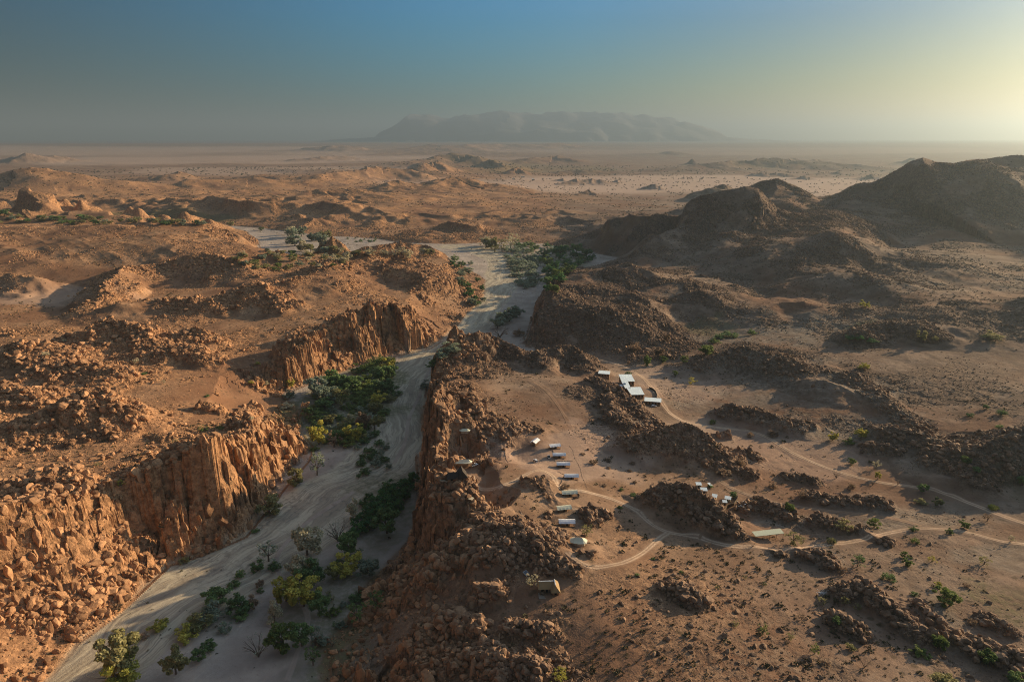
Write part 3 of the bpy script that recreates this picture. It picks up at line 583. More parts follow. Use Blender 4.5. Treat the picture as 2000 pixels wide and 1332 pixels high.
def link(name, me, parent=None, label=None, cat=None, group=None, kind=None, loc=None):
    o = bpy.data.objects.new(name, me); COL.objects.link(o)
    if parent: o.parent = parent
    if loc is not None: o.location = loc
    if label: o['label'] = label
    if cat: o['category'] = cat
    if group: o['group'] = group
    if kind: o['kind'] = kind
    return o
ii = (np.arange(NR - 1)[:, None] * NC + np.arange(NC - 1)[None, :])
Qd = np.stack([ii, ii + 1, ii + NC + 1, ii + NC], -1)[:, :, ::-1]
wrap = (np.arange(NR - 1) * NC); Qw = np.stack([wrap + NC - 1, wrap, wrap + NC, wrap + 2 * NC - 1], -1)[:, ::-1]
lab = labels[:-1, :-1]
for code, nm, lb in ((0, 'ground', 'red brown gravelly ground with scattered rubble'), (1, 'riverbed', 'dry pale sandy riverbed winding between the cliffs'), (2, 'hills', 'rocky brown hills and cliffs'), (3, 'plain', 'pale desert plain reaching to the horizon'), (4, 'mountain', 'long hazy mountain massif on the horizon')):
    q = Qd[lab == code]
    if code == 0: q = np.vstack([q, Qw])
    u, inv = np.unique(q, return_inverse=True); inv = inv.reshape(-1, 4)
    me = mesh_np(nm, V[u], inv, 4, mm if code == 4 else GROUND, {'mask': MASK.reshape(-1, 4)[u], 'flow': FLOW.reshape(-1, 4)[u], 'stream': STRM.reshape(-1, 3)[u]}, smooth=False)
    link(nm, me, label=lb, kind='structure')
# ------------------------------------------------------------------ tracks as draped sheets
for nm, wd, st, pts in tr_world:
    n = len(pts); tg = np.gradient(pts[:, :2], axis=0); tg /= np.linalg.norm(tg, axis=1)[:, None] + 1e-9
    nrm = np.stack([tg[:, 1], -tg[:, 0]], 1)
    offs = np.array([-1., -.8, -.62, -.45, -.3, -.15, 0, .15, .3, .45, .62, .8, 1.]) * wd * .62
    prof = np.array([0, .25, .75, 1, .95, .45, .3, .45, .95, 1, .75, .25, 0])
    arc = np.arange(n) * 2.0
    jit = 1 + .16 * vn(arc / 9., arc * 0, 5)[:, None] * (np.abs(offs) > wd * .3)
    xx = pts[:, 0, None] + nrm[:, 0, None] * offs * jit; yy = pts[:, 1, None] + nrm[:, 1, None] * offs * jit
    zz = gz(xx, yy) + np.where(np.abs(offs) > wd * .6, -.05, .09)[None, :]
    vv = np.stack([xx, yy, zz], -1).reshape(-1, 3); K = len(offs)
    q = (np.arange(n - 1)[:, None] * K + np.arange(K - 1)[None, :]).reshape(-1)
    fq = np.stack([q, q + 1, q + K + 1, q + K], -1)
    wear = prof[None, :] * st * (.75 + .5 * (vn(arc / 23., arc * 0, 8)[:, None] * .5 + .25))
    fl = np.stack([np.clip(wear * 1.25, 0, 1), 0 * wear, 0 * wear, .3 + 0 * wear], -1).reshape(-1, 4)
    mk = np.zeros_like(fl); mk[:, 0] = .05
    if nm == 'wheel_track': mk[:, 1] = 1.; fl[:, 3] = 1.
    me = mesh_np(nm, vv, fq, 4, GROUND, {'mask': mk, 'flow': fl, 'stream': np.zeros((len(vv), 3))}, smooth=True)
    link(nm, me, label='rutted pale dirt track across the gravel plain', kind='structure')

# ------------------------------------------------------------------ boulders
def rock_material():
    m, nt, b = new_mat('rock'); N = NT(nt); pos = N.n('ShaderNodeNewGeometry').outputs['Position']
    t = N.attr('tint'); sp_ = N.n('ShaderNodeSeparateColor'); nt.links.new(t.outputs['Color'], sp_.inputs[0])
    oi = N.n('ShaderNodeObjectInfo').outputs['Random']
    f = N.noise(pos, .6, 5, .65)
    v = N.math('FRACT', N.math('ADD', sp_.outputs[0], oi))
    gp = N.n('ShaderNodeSeparateXYZ'); nt.links.new(pos, gp.inputs[0])
    wm = N.ss(N.math('DIVIDE', gp.outputs[0], gp.outputs[1]), -.26, .10, 1, .28)      # granite orange west of the river, duller east, with sunlit warmth painted in
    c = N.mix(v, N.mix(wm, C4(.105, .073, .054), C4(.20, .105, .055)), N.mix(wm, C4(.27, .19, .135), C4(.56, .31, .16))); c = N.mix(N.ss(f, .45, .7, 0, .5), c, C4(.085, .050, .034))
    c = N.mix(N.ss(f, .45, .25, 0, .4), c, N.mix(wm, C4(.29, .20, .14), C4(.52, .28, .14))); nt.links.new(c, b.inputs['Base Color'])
    bp = N.n('ShaderNodeBump'); bp.inputs['Strength'].default_value = .6; bp.inputs['Distance'].default_value = .5
    nt.links.new(f, bp.inputs['Height']); nt.links.new(bp.outputs[0], b.inputs['Normal']); return m
ROCK = rock_material()
rng = np.random.default_rng(11)
def rock_template(seed, sub):
    bm = bmesh.new(); bmesh.ops.create_icosphere(bm, subdivisions=sub, radius=1)
    r = np.random.default_rng(seed)
    v = np.array([p.co[:] for p in bm.verts]); sc_ = np.array([1, r.uniform(.6, .95), r.uniform(.55, .9)])
    for _ in range(7):                                # shear planes off a ball: angular block
        n = r.normal(size=3); n /= np.linalg.norm(n); d = r.uniform(.45, .8); k = v @ n; v = v - np.outer(np.clip(k - d, 0, None) * .95, n)
    v *= sc_; v *= (1 + .08 * r.normal(size=(len(v), 1)))
    f = np.array([[q.index for q in p.verts] for p in bm.faces]); bm.free(); return v.astype(np.float32), f
RT2 = [rock_template(k, 2) for k in range(10)]; RT1 = [rock_template(40 + k, 1) for k in range(8)]
NCAND = int(1100000)
rF = np.exp(rng.uniform(math.log(205), math.log(1900), NCAND)); rA = rng.uniform(R(-43.5), R(43.5), NCAND)
rx, ry = np.sin(rA) * rF, np.cos(rA) * rF
rk_ = gz(rx, ry, RKP); fl_ = gz(rx, ry, FLAT); rv_ = gz(rx, ry, RIV); hm_ = gz(rx, ry, HM)
clump = fbm(rx, ry, 26, 3, 401, .6)
u = rng.uniform(size=NCAND)
sg_ = np.hypot(gz(rx + 2, ry) - gz(rx - 2, ry), gz(rx, ry + 2) - gz(rx, ry - 2)) / 4
east_ = sstep(.02, .12, rx / ry); keep = (rng.uniform(size=NCAND) > .55 * east_ * (rk_ < .6)) & (sg_ < 1.15) & (u < np.clip(rk_ * 1.15 + .35 * clump * rk_ - .12, 0.006, 1) ** 1.5 * (.62 + .8 * hm_)) & (fl_ < .25) & (rv_ < .3)
rx, ry, rF, hm_, rk_ = rx[keep], ry[keep], rF[keep], hm_[keep], rk_[keep]
sz = (.26 * (1 - rng.uniform(size=len(rx))) ** -.60); sz = np.clip(sz, .26, 2.9) * (.8 + .5 * hm_ * rk_)
sz *= 1 - .36 * sstep(-.12, .02, rx / ry); sz = np.maximum(sz, rF * .0009)
order = np.argsort(-(sz / rF)); rx, ry, rF, sz = rx[order], ry[order], rF[order], sz[order]
rz = gz(rx, ry)
N_IND = 300
def region(x, y):
    px, py = pix(x, y, 30)
    if px < 640 and py > 860: return 'the left clifftop and slope above the riverbed'
    if px < 640 and py > 640: return 'the orange rubble plain left of the riverbed'
    if px < 900 and py <= 760: return 'the dark hill and far left cliffs'
    if px < 1000 and py > 1080: return 'the shaded slope falling to the riverbed'
    if px < 1060: return 'the cliff ridge on the right bank'
    if py > 1080: return 'the red gravel flat at the bottom right'
    if py > 900: return 'the outcrops around the tents and huts'
    return 'the stony plain beyond the gravel road'
boulder_mesh = []
for k, (v, f) in enumerate(RT2):
    me = mesh_np('boulder', v, f, 3, ROCK, {'tint': np.full((len(v), 4), .1 * k, np.float32)}); boulder_mesh.append(me)
for k in range(min(N_IND, len(rx))):
    o = bpy.data.objects.new('boulder', boulder_mesh[k % 10]); COL.objects.link(o)
    s = float(sz[k]); o.scale = (s, s * rng.uniform(.8, 1.1), s); o.rotation_euler = (rng.uniform(-.3, .3), rng.uniform(-.3, .3), rng.uniform(0, 6.28))
    o.location = (float(rx[k]), float(ry[k]), float(rz[k]) + s * .18)
    rg = region(rx[k], ry[k]); o['label'] = 'big weathered boulder lying on ' + rg; o['category'] = 'boulder'; o['group'] = 'boulders on ' + rg
def scatter_mesh(name, xs, ys, zs, ss, temps, mat, sink=.15, label=None):
    VV, FF, TT_, off_ = [], [], [], 0
    tid = rng.integers(0, len(temps), len(xs))
    for t, (v, f) in enumerate(temps):
        i = np.nonzero(tid == t)[0]; n = len(i)
        if not n: continue
        a = rng.uniform(0, 6.283, n); ca, sa = np.cos(a), np.sin(a)
        tl = rng.uniform(-.35, .35, n); ct, stt = np.cos(tl), np.sin(tl); st_ = rng.uniform(.75, 1.25, (n, 3))
        x = v[None, :, 0] * st_[:, :1]; y = v[None, :, 1] * st_[:, 1:2]; z = v[None, :, 2] * st_[:, 2:]
        y, z = y * ct[:, None] - z * stt[:, None], y * stt[:, None] + z * ct[:, None]
        X2 = x * ca[:, None] - y * sa[:, None]; Y2 = x * sa[:, None] + y * ca[:, None]
        s = ss[i][:, None]
        VV.append(np.stack([X2 * s + xs[i][:, None], Y2 * s + ys[i][:, None], z * s + zs[i][:, None] + sink * s], -1).reshape(-1, 3))
        FF.append((f[None] + (np.arange(n) * len(v))[:, None, None] + off_).reshape(-1, f.shape[1])); off_ += n * len(v)
        TT_.append(np.repeat(rng.uniform(size=n), len(v)))
    VV = np.concatenate(VV); FF = np.concatenate(FF); TT_ = np.concatenate(TT_)
    me = mesh_np(name, VV, FF, FF.shape[1], mat, {'tint': np.stack([TT_, TT_, TT_, TT_], -1)})
    return link(name, me, label=label, kind='stuff')
r2 = slice(N_IND, N_IND + 14000); r3 = slice(N_IND + 14000, None)
scatter_mesh('rubble', rx[r2], ry[r2], rz[r2], sz[r2], RT2, ROCK, label='loose angular rubble strewn over the slopes')
scatter_mesh('small_rubble', rx[r3], ry[r3], rz[r3], sz[r3], RT1, ROCK, label='small stones scattered over the stony ground')
# upright joint blocks standing out of the steep cliff faces
nb = 90000; bF = np.exp(rng.uniform(math.log(215), math.log(1000), nb)); bA = rng.uniform(R(-43), R(20), nb); bx, by = np.sin(bA) * bF, np.cos(bA) * bF
gx_ = (gz(bx + 1.5, by) - gz(bx - 1.5, by)) / 3; gy_ = (gz(bx, by + 1.5) - gz(bx, by - 1.5)) / 3; gr_ = np.hypot(gx_, gy_)
kb = (gr_ > .75) & (gz(bx, by, D) > 0) & (gz(bx, by, D) < 70) & (rng.uniform(size=nb) < .22)
bx, by, bF = bx[kb], by[kb], bF[kb]; bs = np.clip(1.1 * (1 - rng.uniform(size=len(bx))) ** -.45, 1.1, 4.2)
TALL = [(v * np.array([.75, .75, 2.3], np.float32), f) for v, f in RT2]
scatter_mesh('cliff_blocks', bx, by, gz(bx, by), bs, TALL, ROCK, sink=-.5, label='upright jointed rock blocks on the cliff faces')
print('ROCKS', len(rx), len(bx))

# ------------------------------------------------------------------ plants
def leaf_mat(name, c1, c2):
    m, nt, b = new_mat(name, .7); N = NT(nt)
    pos = N.n('ShaderNodeNewGeometry').outputs['Position']; f = N.noise(pos, .35, 3, .6)
    oi = N.n('ShaderNodeObjectInfo').outputs['Random']
    c = N.mix(N.ss(N.math('ADD', f, N.math('MULTIPLY_ADD', oi, .24, -.12)), .3, .7), C4(*c1), C4(*c2)); nt.links.new(c, b.inputs['Base Color'])
    tr = N.n('ShaderNodeBsdfTranslucent'); nt.links.new(c, tr.inputs['Color']); mx = N.n('ShaderNodeMixShader'); mx.inputs[0].default_value = .35
    out = [n for n in nt.nodes if n.type == 'OUTPUT_MATERIAL'][0]
    nt.links.new(b.outputs[0], mx.inputs[1]); nt.links.new(tr.outputs[0], mx.inputs[2]); nt.links.new(mx.outputs[0], out.inputs['Surface']); return m
LEAF = {
 'K': leaf_mat('leaf_very_dark_green', (0.054, 0.139, 0.045), (0.107, 0.230, 0.069)),
 'D': leaf_mat('leaf_dark_green', (0.093, 0.161, 0.061), (0.216, 0.306, 0.107)),
 'G': leaf_mat('leaf_bright_green', (0.093, 0.151, 0.042), (0.226, 0.278, 0.073)),
 'Y': leaf_mat('leaf_yellow_green', (0.312, 0.312, 0.060), (0.623, 0.551, 0.121)),
 'O': leaf_mat('leaf_olive', (0.204, 0.204, 0.083), (0.408, 0.370, 0.168)),
 'B': leaf_mat('leaf_grey_green', (0.192, 0.233, 0.163), (0.356, 0.412, 0.301)),
 'S': leaf_mat('leaf_silver', (0.430, 0.395, 0.264), (0.718, 0.647, 0.444)),
 'T': leaf_mat('leaf_dry_brown', (0.214, 0.148, 0.096), (0.408, 0.288, 0.191)),
}
bark, _nt, _b = new_mat('bark'); _b.inputs['Base Color'].default_value = C4(.13, .10, .075)
_N = NT(_nt); _p = _N.n('ShaderNodeNewGeometry').outputs['Position']; _nt.links.new(_N.mix(_N.noise(_p, 2., 4), C4(.07, .05, .04), C4(.22, .17, .13)), _b.inputs['Base Color'])
def crown_mesh(seed, shape, leaves, leaf, mat):
    """crown in a unit box (width 1, height 1): leaf-sized faces gathered in clumps, with gaps"""
    r = np.random.default_rng(seed); nc = {'round': 30, 'mound': 34, 'sparse': 26, 'tall': 30}[shape]
    cs = []
    while len(cs) < nc:
        p = r.uniform(-1, 1, 3); d = np.linalg.norm(p)
        if d > 1 or d < .35: continue
        if shape == 'mound' and p[2] < -.1: p[2] = abs(p[2]) * .3
        cs.append(p)
    cs = np.array(cs)
    lob = 1 + .28 * np.sin(cs[:, 0] * 4 + seed) * np.cos(cs[:, 1] * 5 + seed * 2)
    cs *= lob[:, None]
    if shape in ('round', 'sparse'): cs = cs * [.40, .40, .40] + [0, 0, .53]
    elif shape == 'tall': cs = cs * [.36, .36, .44] + [0, 0, .50]
    else: cs = cs * [.42, .42, .62] + [0, 0, .22]
    cr = r.uniform(.07, .15, nc) * (.75 if shape == 'sparse' else 1)
    ci = r.integers(0, nc, leaves); off_ = r.normal(size=(leaves, 3)); off_ /= np.linalg.norm(off_, axis=1)[:, None]
    P0 = cs[ci] + off_ * (cr[ci] * r.uniform(.45, 1.05, leaves))[:, None] * [1, 1, .8]
    P0[:, 2] = np.maximum(P0[:, 2], .015)
    nrm = off_ + .9 * r.normal(size=(leaves, 3)); nrm /= np.linalg.norm(nrm, axis=1)[:, None]
    a = np.cross(nrm, r.normal(size=(leaves, 3))); a /= np.linalg.norm(a, axis=1)[:, None]; b_ = np.cross(nrm, a)
    s = (leaf * r.uniform(.6, 1.5, leaves))[:, None]
    vv = np.stack([P0 + a * s, P0 + b_ * s * .7, P0 - a * s, P0 - b_ * s * .7], 1).reshape(-1, 3)
    ff = np.arange(leaves * 4).reshape(-1, 4)
    return mesh_np('crown', vv, ff, 4, mat)
def limb_mesh(seed, shape):
    r = np.random.default_rng(seed); vs, fs = [], []
    def tube(p, q, r0, r1, k=5):
        p, q = np.array(p, float), np.array(q, float); d = q - p; d /= np.linalg.norm(d) + 1e-9
        a = np.cross(d, [0.3, .5, .81]); a /= np.linalg.norm(a) + 1e-9; b_ = np.cross(d, a); o = len(vs)
        for c, rr in ((p, r0), (q, r1)):
            for i in range(k):
                t = i * 6.2832 / k; vs.append(c + (a * math.cos(t) + b_ * math.sin(t)) * rr)
        for i in range(k): fs.append((o + i, o + (i + 1) % k, o + k + (i + 1) % k, o + k + i))
    n = 3 if shape == 'mound' else (8 if shape == 'bare' else 5)
    fork = .05 if shape in ('mound', 'bare') else .28
    tube((0, 0, -.06), (0, 0, fork), .040, .028)
    for i in range(n):
        t = i * 6.283 / n + r.uniform(-.3, .3); e = r.uniform(.18, .34); z = r.uniform(.45, .75) if shape != 'mound' else r.uniform(.3, .5)
        m1 = (math.cos(t) * e * .5, math.sin(t) * e * .5, fork + (z - fork) * .55); m2 = (math.cos(t) * e, math.sin(t) * e, z)
        tube((0, 0, fork - .02), m1, .022, .013, 4); tube(m1, m2, .013, .005, 4)
        for j in range(5 if shape == 'bare' else 2):
            t2 = t + r.uniform(-1, 1); m3 = (m2[0] + math.cos(t2) * .14, m2[1] + math.sin(t2) * .14, m2[2] + r.uniform(-.02, .22)); tube(m1 if j % 2 else m2, m3, .007, .002, 3)
    return mesh_np('trunk', np.array(vs), np.array(fs), 4, bark)
SHAPES = {'round': (3400, .032), 'mound': (1700, .033), 'sparse': (850, .026), 'tall': (2800, .032), 'bare': (260, .015)}
_tc = {}
def templates(shape, kind):
    key = (shape, kind)
    if key not in _tc:
        L = []
        for s in range(3):
            n_, lf = SHAPES[shape]; sh = 'sparse' if shape == 'bare' else shape
            L.append((crown_mesh(hash_(shape, kind) + s * 7, sh, n_, lf, LEAF[kind]), limb_mesh(s + 5, shape)))
        _tc[key] = L
    return _tc[key]
def hash_(a, b): return sum(ord(c) * (i + 3) for i, c in enumerate(a + b))
COLW = {'K': 'blackish green', 'D': 'dark green', 'G': 'bright green', 'Y': 'yellow green', 'O': 'olive', 'B': 'grey green', 'S': 'pale silvery', 'T': 'dry brown'}
COUNT = {'n': 0}; used_labels = {}
def plant(px, py, wpx, hpx, kind, shape='round', where='', label=None, parts=None):
    x, y, z = hit(px, py); dep = y * CP + (CAMZ - z) * SP; m = dep / FPX
    W, H = wpx * m * (1.35 if shape == 'mound' else 1.25), hpx * m * 1.12
    if wpx > 18 and shape == 'mound' and hpx > wpx * .8: shape = 'tall'
    tree = shape in ('round', 'tall', 'sparse') and W > 4.5 or shape == 'bare' and W > 8
    nm = 'tree' if tree else 'bush'
    nm = {'bare': 'bare_', }.get(shape, '') + nm
    noun = {'round': 'round-crowned', 'mound': 'low mounded', 'sparse': 'thin open', 'tall': 'full-crowned', 'bare': 'nearly leafless'}[shape] + ' ' + ('tree' if tree else 'bush')
    lb = label or f"{COLW[kind]} {noun} {where}"
    rr = random.Random(COUNT['n']); COUNT['n'] += 1
    cm, lm = templates(shape, kind)[rr.randrange(3)]
    root = bpy.data.objects.new(nm, None); COL.objects.link(root); root.empty_display_size = .5
    root.location = (x, y, z - .1); root.rotation_euler = (0, 0, rr.uniform(0, 6.28)); root.scale = (W, W * rr.uniform(.9, 1.1), H)
    c = bpy.data.objects.new('crown', cm); COL.objects.link(c); c.parent = root
    if parts is not False:
        t = bpy.data.objects.new('trunk', lm); COL.objects.link(t); t.parent = root
    root['label'] = lb; root['category'] = 'tree' if tree else 'bush'; root['group'] = f"{COLW[kind]} {noun}s {where}" if where else None or lb
    if not where: del root['group']
    used_labels.setdefault(lb, []).append(root); return root
PL = [
 # foreground riverbed
 (247,1312,80,84,'O','round','standing alone at the bottom left of the riverbed'),(232,1340,78,50,'Y','round','cut by the bottom edge at the left of the riverbed'),(344,1316,46,54,'O','round','in the riverbed right of the lone large olive tree'),
 (406,1268,30,22,'D','mound','in the sand above the round olive tree'),(388,1290,26,24,'D','mound','in the sand above the round olive tree'),(312,1228,34,22,'Y','mound','beside the pale channel'),(280,1246,20,12,'T','mound','beside the pale channel'),
 (425,1182,48,36,'D','round','in the thicket on the sand bar'),(414,1212,50,40,'B','mound','in the thicket on the sand bar'),(468,1196,44,36,'D','mound','in the thicket on the sand bar'),(390,1230,50,38,'O','mound','in the thicket on the sand bar'),(370,1244,44,30,'Y','mound','at the lower end of the thicket on the sand bar'),(494,1188,24,24,'T','mound','at the upper end of the thicket on the sand bar'),(470,1208,26,16,'D','mound','in the thicket on the sand bar'),(440,1232,26,20,'B','mound','in the thicket on the sand bar'),
 (470,1128,18,18,'D','mound','on the open sand of the bar'),(457,1146,22,14,'D','mound','on the open sand of the bar'),(504,1114,24,20,'D','mound','on the open sand of the bar'),(538,1112,24,16,'D','mound','on the open sand of the bar'),(507,1146,14,20,'T','mound','on the open sand of the bar'),(508,1158,12,10,'D','mound','on the open sand of the bar'),
 (525,1096,42,40,'B','sparse','at the top of the sand bar'),(600,1084,54,60,'S','round','topmost in the row along the track'),(588,1124,52,46,'S','round','second in the row along the track'),(608,1146,50,50,'D','round','behind the yellow trees of the row'),(560,1175,46,52,'Y','round','left of the pair in the tree row'),(594,1184,60,58,'Y','round','right of the pair in the tree row'),(624,1200,40,44,'D','round','right of the yellow pair'),(537,1216,30,42,'S','tall','below the yellow pair'),(553,1268,52,54,'G','round','lower down in the tree row'),(590,1262,42,46,'D','round','beside the bright green one in the row'),(505,1282,52,46,'B','bare','at the left foot of the tree row'),(618,1258,30,34,'B','sparse','at the lower right of the tree row'),
 (527,1006,46,42,'O','mound','at the foot of the tall left cliff'),(577,950,38,34,'O','mound','at the foot of the tall left cliff'),(620,928,36,46,'B','sparse','at the foot of the tall left cliff'),(500,1040,14,10,'D','mound','at the foot of the tall left cliff'),(360,1098,20,12,'O','mound','at the river edge under the pillar'),(226,1192,20,12,'T','mound','at the river edge under the pillar'),(239,960,16,16,'Y','sparse','on top of the left massif'),
 (720,978,18,22,'D','mound','on the sand just left of the dark thicket'),(709,988,16,16,'D','mound','on the sand just left of the dark thicket'),(690,1014,26,38,'S','tall','just left of the dark thicket'),
 (756,1042,48,48,'D','round','at the lower end of the very dark thicket'),(680,1082,40,44,'D','round','below the very dark thicket'),(660,1056,50,40,'B','bare','left of the very dark thicket'),(678,1122,52,44,'Y','round','standing alone below the dark thicket'),(652,1130,32,32,'O','round','touching the lone yellow tree on its left'),(722,1124,42,36,'B','round','touching the lone yellow tree on its right'),(735,1190,36,40,'D','sparse','on the bank below the shaded slope'),(698,1218,44,44,'D','sparse','on the bank below the shaded slope'),(652,1200,24,16,'G','mound','on the bank below the shaded slope'),(700,1172,30,20,'D','mound','on the bank below the shaded slope'),(612,1300,34,40,'D','sparse','near the bottom edge by the track'),(650,1262,24,24,'B','bare','near the bottom edge by the track'),
 # green oasis on the left bank
 (623,868,34,44,'Y','round','at the lower left corner of the oasis'),(615,880,16,12,'G','mound','at the lower left corner of the oasis'),(653,874,32,30,'T','sparse','at the lower edge of the oasis'),(692,862,34,32,'Y','round','at the lower edge of the oasis'),(706,856,22,28,'G','tall','at the lower edge of the oasis'),(710,838,32,32,'T','round','in the middle of the oasis'),(732,838,24,26,'O','round','at the river side of the oasis'),(731,808,26,24,'O','round','at the river side of the oasis'),(740,794,30,28,'Y','round','at the river side of the oasis'),
 (644,828,24,20,'O','round','in the middle of the oasis'),(623,820,36,18,'G','mound','at the left side of the oasis'),(605,812,24,14,'G','mound','at the left side of the oasis'),(623,772,44,40,'B','round','in the big tree group of the oasis'),(653,766,42,40,'D','round','in the big tree group of the oasis'),(640,790,48,36,'B','round','in the big tree group of the oasis'),(670,772,42,38,'D','round','in the big tree group of the oasis'),(690,768,36,34,'D','round','in the big tree group of the oasis'),(666,792,36,34,'O','round','in the big tree group of the oasis'),(634,802,36,26,'D','round','in the big tree group of the oasis'),
 (705,728,34,20,'G','mound','at the upper end of the oasis'),(722,722,22,16,'G','mound','at the upper end of the oasis'),(731,712,26,16,'G','mound','at the upper end of the oasis'),(745,710,26,18,'G','mound','at the upper end of the oasis'),(762,712,26,18,'G','mound','at the upper end of the oasis'),(758,726,28,26,'Y','round','at the upper end of the oasis'),(746,744,36,30,'D','round','at the upper end of the oasis'),(764,740,26,26,'D','round','at the upper end of the oasis'),
 (719,760,34,20,'G','mound','on the river side of the oasis'),(737,762,34,24,'D','mound','on the river side of the oasis'),(752,770,34,28,'D','round','on the river side of the oasis'),(719,778,34,22,'G','mound','on the river side of the oasis'),(736,776,30,22,'G','mound','on the river side of the oasis'),(704,802,30,18,'G','mound','on the river side of the oasis'),(719,798,26,20,'G','mound','on the river side of the oasis'),(672,858,30,24,'G','mound','in the lower part of the oasis'),(680,870,34,20,'G','mound','in the lower part of the oasis'),(656,860,28,20,'G','mound','in the lower part of the oasis'),(690,824,28,18,'S','mound','in the middle of the oasis'),(665,842,26,20,'O','mound','in the lower part of the oasis'),
 (569,758,15,14,'Y','round','at the foot of the rubble left of the oasis'),(566,778,18,22,'B','mound','at the foot of the rubble left of the oasis'),(562,798,20,14,'S','mound','at the foot of the rubble left of the oasis'),
 # right bank
 (832,758,22,16,'B','mound','under the right bank cliff'),(880,690,34,24,'B','mound','below the nose of the ridge'),(861,700,24,18,'B','mound','below the nose of the ridge'),(850,714,22,16,'D','mound','below the nose of the ridge'),(845,726,18,14,'D','mound','below the nose of the ridge'),
 (976,660,46,20,'T','bare','in the riverbed behind the ridge nose'),(1015,656,20,16,'T','mound','in the riverbed behind the ridge nose'),(972,642,26,22,'B','mound','on the low island in the river'),(982,634,28,24,'B','mound','on the low island in the river'),(995,628,28,24,'B','mound','on the low island in the river'),(1008,620,26,22,'B','mound','on the low island in the river'),(1028,672,18,18,'B','bare','in the riverbed behind the ridge nose'),
 # plateau right
 (1379,694,28,22,'G','round','large on the flat right of the road bend'),(1425,658,30,12,'D','mound','at the foot of the grey slabs'),(1405,662,20,10,'D','mound','at the foot of the grey slabs'),(1395,670,18,10,'G','mound','at the foot of the grey slabs'),(1467,654,14,12,'D','mound','at the foot of the grey slabs'),(1660,664,20,9,'K','mound','under the rounded rock knob'),(1678,664,20,10,'K','mound','under the rounded rock knob'),(1702,668,20,7,'K','mound','under the rounded rock knob'),(1800,668,22,20,'O','round','at the right end of the rounded rock knob'),(1825,666,12,10,'O','mound','at the right end of the rounded rock knob'),(1938,662,36,16,'O','mound','far right above the yellow flat'),(1688,720,20,14,'Y','mound','alone below the grey slabs'),(1690,600,18,14,'Y','mound','on the slope above the rounded rock knob'),
 (1682,854,20,16,'Y','round','north of the gravel road'),(1626,860,16,16,'Y','round','north of the gravel road'),(1657,867,18,14,'G','mound','north of the gravel road'),(1509,853,18,14,'T','mound','beside the gravel road'),(1464,853,12,12,'T','mound','beside the gravel road'),(1392,828,12,10,'G','mound','beside the gravel road'),(1446,910,20,14,'T','mound','below the small dark outcrop'),(1412,924,24,12,'T','mound','below the small dark outcrop'),(1662,907,14,12,'G','round','close to the gravel road'),(1711,915,16,16,'S','sparse','close to the gravel road'),(1714,936,12,16,'Y','round','close to the gravel road'),
 (1883,905,20,16,'G','round','left of the far right rubble hill'),(1906,923,14,11,'D','round','left of the far right rubble hill'),(1925,799,10,8,'D','round','on the yellow flat at the far right'),(1893,813,13,8,'D','mound','on the yellow flat at the far right'),(1957,810,18,11,'D','mound','on the yellow flat at the far right'),(1951,837,14,10,'D','mound','on the yellow flat at the far right'),(1802,962,18,17,'D','round','right beside the gravel road'),(1831,988,22,15,'O','round','south of the gravel road'),(1798,984,20,12,'O','mound','south of the gravel road'),(1938,995,18,12,'Y','mound','south of the gravel road'),(1883,1031,20,14,'G','round','south of the gravel road'),(1928,1018,20,16,'T','sparse','south of the gravel road'),
 (1543,1000,19,18,'G','round','between the two tracks'),(1563,974,26,20,'T','sparse','between the two tracks'),(1707,1030,20,18,'G','round','above the long curved track'),(1646,1040,34,26,'O','sparse','above the long curved track'),(1662,955,14,12,'T','mound','close to the gravel road'),(1996,950,20,20,'D','round','at the right edge of the picture'),(1633,935,16,16,'T','bare','close to the gravel road'),(1704,948,14,12,'T','bare','close to the gravel road'),(1753,948,10,12,'T','bare','close to the gravel road'),(1509,952,14,10,'T','mound','on the flat behind the huts'),(1350,840,8,6,'T','mound','beside the gravel road'),
 (1548,1062,38,26,'O','sparse','beside the long carport roof'),(1623,1060,18,13,'O','mound','just above the long curved track'),(1785,1036,14,10,'G','mound','on the edge of the long curved track'),(1787,1060,14,11,'G','mound','below the long curved track'),(1974,1058,14,15,'S','sparse','below the long curved track'),(1853,1043,14,10,'G','round','on the edge of the long curved track'),(1922,1102,24,16,'O','sparse','below the long curved track'),(1766,1090,13,13,'G','round','below the long curved track'),(1772,1104,20,15,'G','round','below the long curved track'),(1820,1097,18,12,'Y','sparse','below the long curved track'),
 (1675,1106,26,24,'D','sparse','in the dip below the long curved track'),(1644,1122,18,20,'T','sparse','in the dip below the long curved track'),(1735,1132,22,16,'D','mound','in the dip below the long curved track'),(1785,1163,14,9,'D','mound','above the dark rock ridge'),(1831,1148,14,12,'Y','round','above the large bright green bush'),(1844,1180,40,30,'G','round','largest on the bottom right flat'),(1886,1145,12,9,'T','mound','on the bottom right flat'),(1603,1180,18,16,'O','sparse','below the white stone heap'),(1649,1184,18,18,'O','sparse','left of the dark rock ridge'),(1675,1190,16,14,'O','sparse','left of the dark rock ridge'),(1636,1217,18,15,'D','mound','left of the dark rock ridge'),
